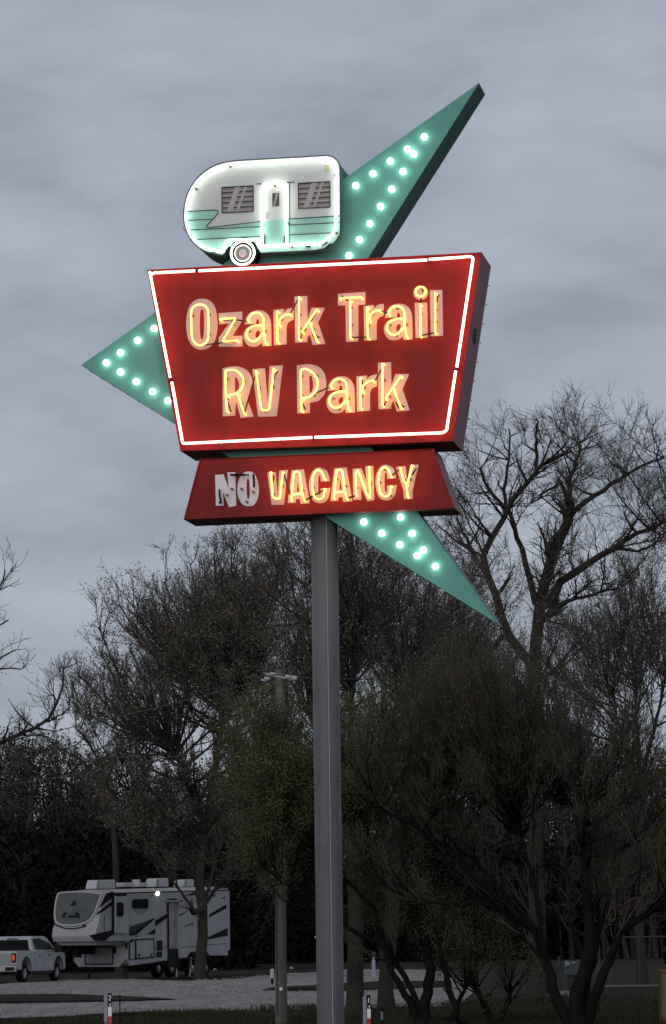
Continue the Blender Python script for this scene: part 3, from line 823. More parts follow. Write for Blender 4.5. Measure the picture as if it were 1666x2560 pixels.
tree('budding_tree', 'dark trunked budding tree standing directly right of the grey sign pole', 33, 74,
     [[(888,2541),(888,2440),(890,2330),(886,2200),(880,2050),(870,1950)], [(886,2150),(940,1950),(980,1800),(1010,1700)], [(880,2080),(820,1900),(770,1780)], [(872,1960),(880,1750),(900,1600)]],
     [(690,1400),(720,1365),(760,1345),(800,1320),(850,1290),(905,1330),(930,1400),(960,1390),(1040,1500),(1110,1580),(1000,1420),(760,1500),(840,1480),(920,1560),(1130,1700),(700,1600),(660,1480),(660,1640),(800,1650),(980,1650),(1050,1620),(900,1750),(740,1720),(1080,1780),(650,1760),(1100,1900),(700,1850),(980,1880),(840,1900),(1150,1850),(1040,1950)], .21,
     NEARB, [BARK, TWIG, BUD], depth=3, tip_r=.05, fill=70, pull=.98,
     stem_r=[(.215,.16),(.10,.05),(.09,.05),(.10,.05)], leaf=(1, .060, .5, 2, .035))
tree('budding_tree', 'thinner budding tree leaning behind the lower teal point of the sign', 35, 80,
     [[(968,2520),(966,2400),(985,2200),(1010,2050),(1020,1950)], [(1010,2050),(1080,1850),(1130,1720)], [(1020,1960),(1010,1800),(1020,1650)]],
     [(1000,1500),(1060,1490),(1120,1530),(1190,1440),(1240,1500),(1180,1600),(1280,1560),(950,1560),(1100,1650),(1230,1680),(960,1700),(1050,1760),(1160,1780),(1300,1650),(1140,1420),(1250,1800),(1180,1900),(1080,1900),(1300,1880),(1350,1780)], .17,
     NEARB, [BARK, TWIG, BUD], depth=3, tip_r=.042, fill=45,
     stem_r=[(.20,.14),(.09,.04),(.09,.04)], leaf=(1, .060, .5, 2, .035))
tree('budding_tree', 'slender budding tree at the right edge behind the wire fence', 37, 112,
     [[(1606,2472),(1600,2300),(1605,2100),(1600,1950)], [(1602,2000),(1560,1850),(1520,1750)], [(1600,1960),(1640,1800),(1660,1700)], [(1600,1960),(1595,1800),(1590,1700)]],
     [(1500,1640),(1560,1520),(1620,1440),(1660,1510),(1700,1450),(1450,1680),(1400,1600),(1360,1680),(1640,1620),(1420,1540),(1500,1560),(1580,1600),(1690,1600),(1470,1760),(1380,1780),(1620,1720),(1540,1440),(1400,1850),(1500,1880),(1640,1850),(1700,1780),(1340,1900),(1560,1840)], .17,
     MIDB, [BARK, TWIG, BUD], depth=4, tip_r=.045, fill=40,
     stem_r=[(.2,.14),(.09,.04),(.09,.04),(.09,.04)], leaf=(.8, .08, .45, 2, .05))
# bare tree cropped by the left edge
def lz(*L): return [(x*.4367, 1360 + y*.4367) for x, y in L]
tree('bare_tree', 'bare tree cropped by the left edge with one long rising limb', 41, 95,
     [[(-210,2500),(-205,2200),(-190,2000),(-170,1700),(-150,1500),(-140,1350)], [(-190,1960),(-110,1905)] + lz((0,1135),(100,1080),(240,1025),(300,920),(345,800),(350,700)),
      [(-170,1700),(-90,1600)] + lz((0,280),(50,160)), [(-175,1760),(-90,1700)] + lz((0,640),(80,590)), [(-175,1800),(-90,1730)] + lz((0,725),(120,705)), lz((240,1030),(320,990),(400,960)), [(-160,1640),(-80,1590)] + lz((0,470),(50,440))],
     lz((380,620),(330,620),(430,700),(250,800),(220,860),(410,640),(480,665),(430,840),(100,60),(140,180),(60,420),(160,600),(180,640),(150,700),(200,980),(110,960),(60,960),(300,700),(260,1000),(350,1080),(180,1110),(30,1180),(15,800),(20,850)), .25,
     LEFTB, [BARK, TWIG, BUD], depth=2, tip_r=.035, pull=.86,
     stem_r=[(.28,.16),(.11,.025),(.06,.02),(.05,.02),(.05,.02),(.035,.015),(.05,.02)])
tree('young_tree', 'thin young tree with sparse buds at the left edge of the dark woods', 43, 168,
     [[(300,2440),(292,2250),(285,2080),(262,1940)], [(262,1940),(230,1870),(190,1820)], [(285,2060),(220,1920),(120,1850)]],
     [(150,1760),(190,1720),(230,1750),(250,1780),(180,1850),(120,1830),(90,1880),(60,1900),(300,1830),(210,1800),(140,1900),(280,1880)], .2,
     FARB, [BARK, TWIG, BUD], depth=3, tip_r=.08,
     stem_r=[(.2,.12),(.09,.04),(.09,.04)], leaf=(.7, .10, .5, 2, .05))
# foreground willows, long upward twigs with fine young leaves
def wz(*L): return [(840 + x*.5333, 1640 + y*.5333) for x, y in L]
tree('willow_tree', 'many stemmed green willow right behind the sign pole, leafiest to the left of it', 51, 63,
     [wz((400,1760),(415,1660),(435,1560),(440,1480),(425,1350)), wz((395,1720),(340,1610),(270,1490),(220,1370),(150,1320),(60,1270)), wz((400,1700),(360,1590),(310,1480),(235,1340),(200,1200)),
      wz((420,1740),(560,1690),(525,1560),(510,1470),(470,1300)), wz((425,1350),(330,1100),(200,900),(60,700)), wz((200,1200),(0,1000),(-200,820),(-330,700)), wz((60,1270),(-150,1130),(-330,1000))],
     [(x, y+75 if y < 2000 else y) for x, y in [(595,1850),(585,1930),(620,1810),(660,1795),(700,1780),(740,1765),(800,1755),(860,1790),(920,1740),(990,1720),(590,2020),(600,2120),(660,2170),(640,2230),(700,1900),(680,2050),(760,1950),(800,2060),(880,1900),(960,1850),(850,2150),(1080,1800),
      (940,2080),(740,2180),(1060,1980),(620,1960),(760,1840),(1000,1900),(900,2000),(1020,2120),(650,1880),(720,2120)]], .12,
     WIL, [WBARK, WTWIG, GREEN], depth=1.6, tip_r=.026, fill=110, pull=.66, stem_r=[(.13,.09),(.085,.04),(.07,.04),(.085,.05),(.05,.02),(.04,.02),(.04,.02)], leaf=(2, .050, .40, 1, .07), bend=.5, wob=.03, group=None)
tree('willow_tree', 'large dark willow with forked leaning trunks filling the lower right corner', 53, 61,
     [wz((1160,1790),(1150,1720),(1120,1640),(1160,1500),(1190,1330),(1180,1180),(1160,900),(1130,700)), wz((1130,1760),(1080,1700),(1020,1560),(985,1400),(930,1270),(860,1230),(700,1150)), wz((1170,1760),(1200,1640),(1250,1480),(1330,1300),(1450,1210),(1560,1140)),
      wz((1150,1740),(1180,1560),(1230,1330),(1290,1150),(1330,900)), wz((985,1400),(940,1150),(900,1000),(850,780)), wz((860,1230),(620,1000),(400,820),(200,720)), wz((700,1160),(500,1160),(300,1120)), wz((1180,1180),(1260,1120),(1380,1120),(1480,1130)),
      wz((930,1270),(760,1080),(560,870),(420,700))],
     [(900,1850),(880,1960),(960,1760),(1040,1725),(1110,1700),(1190,1690),(1270,1700),(1340,1710),(1410,1730),(1470,1750),(1550,1780),(1630,1850),(1700,1900),(1740,2050),(1700,2200),(1610,2080),(1510,1930),(1400,1930),(1260,1880),(1120,1930),(1040,2080),
      (1180,2080),(1660,2260),(1300,2130),(930,2080),(1000,1850),(1080,1850),(1560,2000),(1450,2060),(1350,1850),(1230,1780),(980,2180),(1600,1960),(890,2160),(1160,1830),(1640,2150)], .15,
     WIL, [WBARK, WTWIG, GREEN], depth=1.8, tip_r=.03, fill=150, pull=.80,
     stem_r=[(.17,.05),(.13,.05),(.12,.04),(.10,.04),(.06,.03),(.06,.02),(.04,.02),(.04,.02),(.05,.02)], leaf=(.35, .042, .36, 1, .05), bend=.5, wob=.03)
tree('leafy_shrub', 'low green leafy shrub growing between the willow trunks', 55, 64,
     [wz((740,1770),(720,1700),(700,1640),(660,1560)), wz((750,1760),(800,1640),(830,1560)), wz((735,1770),(560,1700),(575,1620),(600,1560))],
     [(1085,2330),(1110,2270),(1160,2320),(1200,2360),(1240,2290),(1300,2350),(1090,2400),(1130,2420),(1200,2430),(1330,2430),(1180,2250),(1280,2400),(1100,2450),(1150,2380),(1230,2480),(1320,2480),(1060,2360),(1250,2350),(1340,2380)], .08,
     SHR, [WBARK, WTWIG, GREEN], depth=1.2, tip_r=.02, fill=20, stem_r=[(.09,.05),(.07,.04),(.07,.04)], leaf=(1, .05, .4, 0, .07), cat='shrub', from_low=.1)

# woodland behind: one dark mass ---------------------------------------
def woodland():
    T = Tree(77); rg = T.r
    pts, rad = [], []
    def skyline(px):
        return np.interp(px, [-500, 0, 60, 120, 190, 300, 420, 600, 800, 1100, 1300, 1500, 1700, 2200], [1850,1880,1865,1900,1890,1930,1950,1930,1900,1890,1870,1880,1900,1900])
    n = 640
    for i in range(n):
        px = rg.uniform(-450, 2150); D = rg.uniform(196, 236) if px < 620 else rg.uniform(245, 290)
        top = skyline(px) + abs(rg.normal(0, 90)) if rg.random() > .22 else skyline(px) + rg.uniform(-10, 12)
        b = at(px, 2440, D); b = np.array((b.x, b.y, 0)); t = np.array(at(px + rg.normal(0, 25), top, D))
        Q = resample(np.stack([b, (b+t)/2 + rg.normal(0,.9,3), t]), 7); pts.append(Q); rad.append(np.linspace(rg.uniform(.12,.3), .02, 7))
    pts = np.stack(pts); rad = np.stack(rad); T.add(pts, rad, 5, 0)
    L = pts[:, -1, 2]
    P, Dd, LL, rr = T.kids(pts, rad, L, 2.1, .12, .8, .3, 2.6, .4, upb=.15, rmin=.03)
    q, qr = T.grow(P, Dd, LL, rr, 5, .18, .02); T.add(q, qr, 3, 1)
    P, Dd, LL, rr = T.kids(q, qr, LL, 2.6, .1, .7, .3, 1.1, .6, upb=.1, rmin=.016)
    q2, qr2 = T.grow(P, Dd, LL, rr, 4, .2, .05); T.add(q2, qr2, 3, 1)
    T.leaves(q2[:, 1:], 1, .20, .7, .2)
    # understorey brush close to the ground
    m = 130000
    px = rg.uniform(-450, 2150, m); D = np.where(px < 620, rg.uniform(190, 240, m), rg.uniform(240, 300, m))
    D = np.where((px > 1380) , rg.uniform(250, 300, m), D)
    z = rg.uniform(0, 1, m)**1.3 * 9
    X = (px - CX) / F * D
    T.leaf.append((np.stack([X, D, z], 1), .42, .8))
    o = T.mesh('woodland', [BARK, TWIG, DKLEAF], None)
    props(o, kind='stuff', label='dark mass of woods closing off the gravel lot', cat='woods')
woodland()

# grass -------------------------------------------------------------------
def grass():
    rg = np.random.default_rng(5); m = 52000
    y = 2357 + 1.7*F/rg.uniform(58, 92, m); x = rg.uniform(-60, 1730, m)
    # only on turf: below the gravel's lower edge
    edge = np.interp(x, [-100,0,150,300,560,860,1140,1250,1330,1800], [2545,2544,2541,2530,2526,2521,2516,2500,2470,2440])
    ok = y > edge + rg.normal(0, 1.2, m) - 1.5; x, y = x[ok], y[ok]
    D = 1.7*F/(y-2357); X = (x-CX)/F*D
    n = len(D); P = np.stack([X, D, np.zeros(n)], 1)
    h = rg.uniform(.03, .12, n) * (.6 + .8*(np.sin(X*1.3)*np.cos(D*.5) > .2)); a = rg.uniform(0, 6.28, n); w = .012
    dx = np.stack([np.cos(a), np.sin(a), 0*a], 1)*w; t = P + np.stack([rg.normal(0,.03,n), rg.normal(0,.03,n), h], 1)
    V = np.stack([P-dx, P+dx, t+dx*.3, t-dx*.3], 1).reshape(-1, 3)
    me = fast_mesh('grass', V, np.arange(len(V)).reshape(-1, 4), np.zeros(n))
    o = link('grass', me, BLADE); props(o, kind='stuff', label='short rough turf along the front of the lot', cat='grass')
grass()
def stones():
    rg = np.random.default_rng(9); m = 5000
    y = 2357 + 1.7*F/rg.uniform(80, 175, m); x = rg.uniform(-60, 1150, m)
    lo = np.interp(x, [-100,0,150,300,560,860,1150], [2545,2544,2541,2530,2526,2521,2514]); hi = np.interp(x, [-100,150,320,440,700,1150], [2462,2452,2448,2454,2436,2436])
    ok = (y < lo) & (y > hi) & ~((x < 430) & (y > 2482) & (y < 2514)) & ~((x > 640) & (y > 2450) & (y < 2479)); x, y = x[ok], y[ok]; D = 1.7*F/(y-2357); X = (x-CX)/F*D; n = len(D)
    r = rg.uniform(.012, .05, n); a = rg.uniform(0, 6.28, n)
    P = np.stack([X, D, np.full(n, .018)], 1); ring = []
    for k in range(4):
        t = a + k*1.5708; ring.append(P + np.stack([np.cos(t)*r*1.3, np.sin(t)*r, 0*r], 1))
    top = [p*1 for p in ring]
    top = [P + (p-P)*.6 + np.stack([0*r, 0*r, r*.9], 1) for p in ring]
    V = np.stack(ring + top, 1).reshape(-1, 3); b = (np.arange(n)*8)[:, None, None]
    f = np.array([[4,5,6,7],[0,1,5,4],[1,2,6,5],[2,3,7,6],[3,0,4,7]])[None] + b
    o = link('gravel_stones', fast_mesh('gravel_stones', V, f.reshape(-1, 4), np.zeros(n*5)), mat('loose_stone', (.27,.255,.24), .95, spec=.1, noise=(7, (.15,.14,.13), .35, .65)))
    props(o, kind='stuff', label='loose pale stones scattered over the lot', cat='gravel')
stones()

# ------------------------------------------------------------------ fifth wheel trailer
TH = R(30)
A = Vector((math.sin(TH), math.cos(TH), 0)); B = Vector((-math.cos(TH), math.sin(TH), 0)); Zv = Vector((0,0,1))
s0 = at(240, 2340, 150); S0 = Vector((s0.x, s0.y, 0))
SP = Plane(S0, -B)                                  # door side; positive offset = outwards
RV = empty('fifth_wheel_trailer', S0 + A*6 + B*1.25, 'white fifth wheel trailer with charcoal swoosh decals and lit porch lamp', 'trailer')
LEN = 11.8; WID = 2.5
def loc(a, b, z): return S0 + A*a + B*b + Zv*z
prof = [(.12,1.78),(0,2.05),(.06,2.35),(.72,3.86),(.95,4.02),(LEN-.05,4.26),(LEN,4.2),(LEN+.02,1.28),(10.7,1.08),(10.45,1.35),(10.2,1.5),(9.7,1.55),(8.7,1.55),(8.1,1.45),(7.9,.95),(2.95,.62),(2.6,.95),(2.6,1.78)]
mb = MB(); mb.prism([[loc(a, 0, z) for a, z in prof]], B*WID)
body = mb.build('body', RVW, RV, bevel=.05)
mb = MB()
arc = [(-.02,0),(.3,.12),(1.25,.2),(2.2,.12),(WID+.02,0)]
vsr = [loc(.9, b, 4.00+h) for b, h in arc] + [loc(LEN, b, 4.235+h) for b, h in arc]
mb.add(vsr, [(i, i+1, i+6, i+5) for i in range(4)] + [(0,1,2,3,4), (9,8,7,6,5), (0,5,9,4)])
mb.build('roof', ROOFM, RV)
mb = MB(); mb.box(loc(.95,-.02,3.985), A*(LEN-.95)+Zv*.235, B*.03, Zv*.05); mb.build('roof_trim', RVD, RV)
# front cap on the slanted nose
f0, f1 = loc(.06, 0, 2.35), loc(.72, 0, 3.86)
nn = (f1-f0).cross(B).normalized(); nn = nn if nn.dot(A) < 0 else -nn
NP = Plane(f0, nn)
def r4(p): return (100 + p[0]*.16139, 2170 + p[1]*.16139) + tuple(p[2:])
def r5(p): return (340 + p[0]*.16785, 2170 + p[1]*.16785) + tuple(p[2:])
def r1(p): return (p[0]*.38735, 2150 + p[1]*.38735) + tuple(p[2:])
def onp(pl, conv, P, off): return [pl.pt(*q[:2], off) for q in spline([conv(p) for p in P])]
win = [(290,395,1),(420,378),(650,374),(820,384),(960,405,1),(900,560),(850,700),(790,790),(700,850),(560,885),(430,890),(310,870),(250,820),(235,740),(240,620),(262,490)]
mb = MB(); mb.prism([onp(NP, r4, win, .03)], -nn*.03); cap = mb.build('front_cap_window', CAPG, RV)
mb = MB(); mb.tube(onp(NP, r4, win, .035), .055, 6, closed=True); mb.build('cap_surround', RVTRIM, RV, smooth=True)
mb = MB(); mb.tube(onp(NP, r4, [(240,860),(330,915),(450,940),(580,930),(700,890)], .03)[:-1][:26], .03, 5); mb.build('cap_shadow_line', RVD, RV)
mb = MB()
for P in (C((545,490),(568,580),(455,580)), C((365,690),(415,690),(375,770),(335,770)), C((545,685),(605,690),(628,775),(430,765),(450,730),(540,730))):
    mb.prism([onp(NP, r4, P, .05)], (0,0,0))
mb.build('cap_emblem', RVD, cap)
# side features
def side(name, conv, P, m, off=.02, thick=0, par=RV):
    mb = MB(); mb.prism([onp(SP, conv, P, off)], B*thick if thick else (0,0,0)); return mb.build(name, m, par)
side('decal', r4, C((905,640),(1020,400),(1140,360),(1140,450),(960,590)), RVD)
for P in (C((870,735),(900,680),(1140,500),(1140,560),(960,690)), C((760,1045),(1140,960),(1140,1020),(1010,1128),(850,1128))):
    side('decal', r4, P, RVD, .022)
side('panel_line', r4, C((998,740),(1006,740),(1006,1000),(998,1000)), RVM, .02)
slide = side('slide_out', r4, C((1172,430),(1370,420),(1375,1010),(1172,1010)), RVW, .16, .18)
side('slide_edge', r4, C((1140,380),(1172,376),(1172,1030),(1140,1030)), RVD, .10, .1)
side('slide_seal', r4, C((1172,405),(1345,395),(1345,430),(1172,440)), RVD, .165)
side('window', r4, [(1195,560),(1215,532),(1275,532),(1295,560),(1297,720),(1275,748),(1215,748),(1195,720)], GLASS, .175, .01)
side('window', r5, [(0,465,1),(175,458,1),(190,475),(185,590),(172,602,1),(0,605,1),(-35,595),(-38,480)], GLASS, .05, .04)
side('window_shade', r5, C((-25,615),(180,605),(100,685),(40,688)), mat('faint_grey_decal', (.20,.205,.215), .5), .022)
for P in (C((-85,890),(270,745),(285,760),(0,1000),(-95,1010)), C((292,780),(470,680),(470,740),(290,870)), C((165,990),(290,900),(290,985)), C((20,1010),(40,1010),(-60,1100),(-120,1120),(-60,1050)),
          C((730,410),(905,345),(905,410)), C((1095,690),(1350,540),(1352,600),(1095,735)), C((1045,1045),(1370,890),(1372,1010),(1045,1070)), C((640,700),(790,622),(700,690),(640,720)), C((1080,412),(1190,405),(1190,425),(1080,430))):
    side('decal', r5, P, RVD, .20 if P[0][0] in (640,) else .024)
side('decal', r5, C((-80,870),(250,762),(60,900),(-80,985)), RVM, .028)
side('lower_band', r5, C((-100,1040),(265,1010),(265,1030),(-100,1060)), RVTRIM, .025)
# recessed slide room and door area
side('slide_out', r5, C((645,450),(1350,420),(1372,1300),(1105,1300),(1060,1240),(820,1245),(760,1330),(665,1340)), RVW, .18, .2)
for P in (C((1095,690),(1350,540),(1352,600),(1095,735)), C((1045,1045),(1370,890),(1372,1010),(1045,1070)), C((730,860),(860,815),(860,830),(730,875))):
    side('decal', r5, P, RVD, .19)
side('opening_edge', r5, C((470,460),(640,452),(640,470),(492,480),(500,1200),(475,1200)), RVD, .03)
side('entry_recess', r5, C((495,500),(648,492),(655,1200),(500,1200)), mat('lit_beige_panel', (.28,.26,.245), .5), .03)
side('awning_housing', r5, C((500,480),(640,476),(640,500),(500,504)), ROOFM, .22, .18)
side('step_well', r5, C((490,1205),(660,1205),(665,1480),(480,1480)), BLK, .05, .05)
side('marker_light', r5, C((662,482),(700,480),(700,498),(662,500)), BLK, .2); side('marker_light', r5, C((1300,436),(1328,434),(1328,456),(1300,458)), BLK, .2); side('marker_light', r5, C((228,402),(258,400),(258,420),(228,422)), BLK, .05)
side('panel_line', r5, C((285,1190),(475,1172),(475,1180),(285,1198)), RVM, .03); side('panel_line', r5, C((668,1178),(1360,1118),(1360,1126),(668,1188)), RVM, .185)
mb = MB(); p = SP.pt(*r5((335,378)), .08)
mb.lathe(p + B*.08, -B, [(0,.11),(.07,.115),(.11,.09),(.13,0)], 14); mb.build('porch_lamp', LAMP, RV, smooth=True)
# baggage doors, vents
def rim_door(conv, P, off, name='baggage_door'):
    o = side(name, conv, P, RVW, off)
    mb = MB(); mb.tube(onp(SP, conv, P, off+.005), .035, 5, closed=True); mb.build('door_seal', RVD, o)
rim_door(r5, C((0,1070),(265,1055),(275,1325),(5,1350)), .03)
rim_door(r4, C((1390,1150),(1480,1130),(1480,1400),(1390,1420)), .03)
side('vent_panel', r5, C((315,1080),(395,1075),(398,1230),(318,1232)), BLK, .03); side('vent_panel', r5, C((310,1248),(395,1246),(395,1328),(312,1332)), BLK, .03)
side('vent_panel', r4, C((1315,1150),(1365,1150),(1360,1250),(1315,1250)), BLK, .03)
mb = MB()
for q in ((50,1305),(232,1295)): c = SP.pt(*r5(q), .05); mb.cbox(c - Zv*.07, .06, .06, .16, 0)
mb.build('latch', BLK, RV)
# lower front wall with big door
LP = Plane(loc(2.6,0,0), -A)
lw = [(530,1255,1),(700,1250,1),(700,1150,1),(1305,1150,1),(1308,1440,1),(1225,1530,1),(600,1530,1),(530,1440,1)]
mb = MB(); mb.prism([onp(LP, r4, lw, .02)], A*.02); lowf = mb.build('lower_front_wall', RVW, RV)
dp = [(705,1225,1),(1110,1225,1),(1130,1245),(1130,1475),(1110,1488,1),(715,1488,1),(702,1470)]
mb = MB(); mb.prism([onp(LP, r4, dp, .03)], (0,0,0)); fd = mb.build('front_compartment_door', mat('grey_compartment_panel', (.25,.25,.257), .5), RV)
mb = MB(); mb.tube(onp(LP, r4, dp, .04), .035, 5, closed=True); mb.build('door_seal', RVD, fd)
mb = MB(); c = LP.pt(*r4((1160,1270)), .05); mb.cbox(c-Zv*.15, .12, .08, .3, TH); mb.build('latch', BLK, RV)
# under-nose pan, pin box, landing legs
mb = MB(); mb.box(loc(.25, .15, 1.62), A*2.35, B*2.2, Zv*.18); mb.build('nose_pan', mat('grey_nose_pan', (.16,.16,.163), .6), RV)
mb = MB(); mb.box(loc(1.3, 1.75, 1.2), A*1.2, B*.4, Zv*.45); mb.box(loc(1.1, 1.82, 1.05), A*.4, B*.26, Zv*.3); mb.build('pin_box', BLK, RV)
for a, b in ((2.75,.2), (2.75,2.3)):
    mb = MB(); mb.box(loc(a, b-.05, 0), A*.1, B*.1, Zv*.7); mb.box(loc(a-.1, b-.15, 0), A*.3, B*.3, Zv*.03); mb.build('landing_leg', BLK, RV)
for a in (7.0, 8.2):
    mb = MB(); mb.tube([loc(a, .1, 0), loc(a+.15, .1, 1.0)], .035, 6); mb.box(loc(a-.2,-.05,0), A*.4, B*.3, Zv*.04); mb.build('stabiliser_jack', RVTRIM, RV)
mb = MB()
for i in range(3): mb.box(loc(7.35, -.2-.28*i, .85-.25*i), A*.75, -B*.26, Zv*.03)
mb.tube([loc(7.35,-.2,.9), loc(7.35,-.95,0)], .025, 5); mb.tube([loc(8.1,-.2,.9), loc(8.1,-.95,0)], .025, 5)
mb.build('entry_steps', BLK, RV)
for a in (8.55, 9.75):
    for b in (.15, 2.1):
        mb = MB(); mb.lathe(loc(a, b, .42), B, [(0,.2),(0,.36),(.04,.42),(.24,.42),(.28,.36),(.28,.2)], 20)
        w = mb.build('wheel', TIRE, RV); mb = MB(); mb.lathe(loc(a, b-.004, .42), B, [(0,0),(.02,.2),(.06,.22),(.2,.2)], 14); mb.build('rim', RIM, w)
MP = Plane(loc(0, 1.2, 0), -B)
for x0, x1, y0, y1 in ((240,289,2199,2222),(388,422,2195,2217),(458,486,2198,2217)):
    pts = [MP.pt(x, y) for x, y in ((x0,y1),(x0+2,(y0+y1)/2),(x0+5,y0+1),(x1-2,y0),(x1,y0+3),(x1,y1))]
    mb = MB(); mb.prism([[p - B*.0 for p in pts]], B*.6); a = mb.build('air_conditioner', ACW, RV, bevel=.04)
    mb = MB(); q0, q1 = MP.pt(x0+8, y0+.3, .01), MP.pt(x0+6, y1, .01); mb.tube([q0, q1], .015, 4); mb.build('seam', RVM, a)
for x0, x1 in ((308,336),(348,352),(350,368)):
    mb = MB(); p, q = MP.pt(x0, 2217), MP.pt(x1, 2217); mb.box(p, q-p, B*.4, Zv*(.2 if x1-x0 > 5 else .35)); mb.build('roof_vent', ACW, RV, bevel=.02)

# ------------------------------------------------------------------ pickup truck
TT = R(15.7)
TA = Vector((math.sin(TT), math.cos(TT), 0)); TB = Vector((-math.cos(TT), math.sin(TT), 0))
t0 = at(42, 2450, 143); T0 = Vector((t0.x, t0.y, 0))
TK = empty('pickup_truck', T0 + TA*3 + TB*1, 'white crew cab pickup truck with its tail light glowing, cropped by the left edge', 'truck')
def tl(a, b, z): return T0 + TA*a + TB*b + Zv*z
def archpts(ca, r, z0, n=9): return [(ca - r*math.cos(math.pi*i/n), z0 + r*math.sin(math.pi*i/n)*1.02) for i in range(n+1)]
lowp = [(0,.62),(.02,1.36),(.1,1.42),(4.95,1.40),(5.2,1.40),(6.0,1.30),(6.12,1.15),(6.15,.6),(5.95,.5)] + list(reversed(archpts(5.25,.52,.56))) + [(4.65,.5),(1.75,.5)] + list(reversed(archpts(1.2,.52,.56))) + [(.62,.56)]
mb = MB(); mb.prism([[tl(a, 0, z) for a, z in lowp]], TB*2.05)
tb = mb.build('body', TRW, TK, bevel=.035)
cb = [(2.05,1.38),(2.14,1.95),(2.5,2.06),(3.9,2.06),(4.25,1.98),(5.05,1.40)]
mb = MB(); n = len(cb)
ins = [.0 if z < 1.5 else .16 for a, z in cb]
v = [tl(a, i+.03, z) for (a, z), i in zip(cb, ins)] + [tl(a, 2.02-i, z) for (a, z), i in zip(cb, ins)]
mb.add(v, [tuple(range(n)), tuple(range(2*n-1, n-1, -1))] + [(i, (i+1) % n, n+(i+1) % n, n+i) for i in range(n)])
mb.build('cab', TRW, TK, bevel=.04)
def tq(name, pts, m, par=TK, th=0):
    mb = MB(); mb.prism([pts], th if th else (0,0,0)); return mb.build(name, m, par)
def sidept(a, z, o=.012):
    i = .03 + .16*max(0, (z-1.40)/.55); return tl(a, i - o, z)
tq('side_window', [sidept(a, z) for a, z in ((2.42,1.46),(2.38,1.92),(3.15,1.97),(3.86,1.96),(4.2,1.85),(4.78,1.46))], GLASS)
tq('window_pillar', [sidept(a, z, .016) for a, z in ((3.3,1.46),(3.28,1.97),(3.36,1.97),(3.38,1.46))], BLK)
tq('rear_window', [tl(2.05 - .01 + .09*(z-1.38)/.57 - .01, b, z) for b, z in ((.2,1.46),(.3,1.90),(1.75,1.90),(1.85,1.46))], GLASS)
tq('brake_light_bar', [tl(2.1, b, z) for b, z in ((.75,1.93),(.75,1.97),(1.3,1.97),(1.3,1.93))], BLK)
mb = MB(); mb.box(tl(.16, .12, 1.425), TA*1.85, TB*1.8, Zv*.03); mb.build('bed_cover', BLK, TK)
tq('tailgate', [tl(-.012, b, z) for b, z in ((.28,.78),(.28,1.30),(1.78,1.30),(1.78,.78))], mat('tailgate_paint', (.24,.24,.25), .35))
for b in (.03, 1.83):
    mb = MB(); mb.box(tl(-.03, b, .90), TA*.1, TB*.2, Zv*.42); h = mb.build('tail_light', BLK, TK, bevel=.02)
    if b < 1: h['label'] = 'lit red tail light in a dark housing'
    mb = MB(); mb.box(tl(-.04, b+.06, 1.0), TA*.02, TB*.09, Zv*.24); mb.build('lens', TAIL, h, bevel=.008)
mb = MB(); mb.box(tl(-.16, 0, .5), TA*.2, TB*2.05, Zv*.26); bp = mb.build('bumper', TRW, TK, bevel=.04)
mb = MB(); mb.box(tl(-.17, .05, .55), TA*.03, TB*.42, Zv*.16); mb.build('bumper_step', BLK, bp)
mb = MB(); mb.box(tl(-.005, .0, .78), TA*.05, TB*2.05, Zv*.03); mb.build('gap_trim', BLK, TK)
mb = MB(); mb.box(tl(4.55, -.32, 1.32), TA*.16, TB*.26, Zv*.36); mb.box(tl(4.6, -.08, 1.42), TA*.08, TB*.14, Zv*.08); mb.build('side_mirror', BLK, TK, bevel=.02)
for a in (2.75, 3.95):
    mb = MB(); mb.box(tl(a, -.03, 1.18), TA*.2, TB*.04, Zv*.05); mb.build('door_handle', BLK, TK)
for a in (2.3, 3.34, 4.6):
    mb = MB(); mb.box(tl(a, -.003, .62), TA*.015, TB*.01, Zv*.76); mb.build('door_gap', BLK, TK)
mb = MB(); mb.box(tl(1.85, .05, .38), TA*2.7, TB*.15, Zv*.12); mb.build('running_board', BLK, TK)
mb = MB(); mb.box(tl(.3, .2, .35), TA*5.5, TB*1.6, Zv*.25); mb.build('chassis', BLK, TK)
for ca in (1.2, 5.25):
    mb = MB(); P = [tl(a, -.012, z) for a, z in archpts(ca, .53, .56)] + [tl(a, -.012, z) for a, z in reversed(archpts(ca, .60, .56))]
    mb.prism([P], TB*.03); mb.build('wheel_arch_trim', BLK, TK)
    for b in (.06, 1.7):
        mb = MB(); mb.lathe(tl(ca, b, .42), TB, [(.02,.24),(.0,.3),(.02,.40),(.06,.42),(.24,.42),(.28,.38),(.28,.2)], 24); w = mb.build('wheel', TIRE, TK)
        mb = MB(); mb.lathe(tl(ca, b, .42), TB, [(.03,0),(.03,.07),(.07,.09),(.08,.22),(.03,.25)], 20)
        for s in range(6):
            d = TA*math.cos(s*1.047) + Zv*math.sin(s*1.047); mb.tube([tl(ca, b+.04, .42)+d*.05, tl(ca, b+.03, .42)+d*.24], .03, 5)
        mb.build('rim', RIM, w)

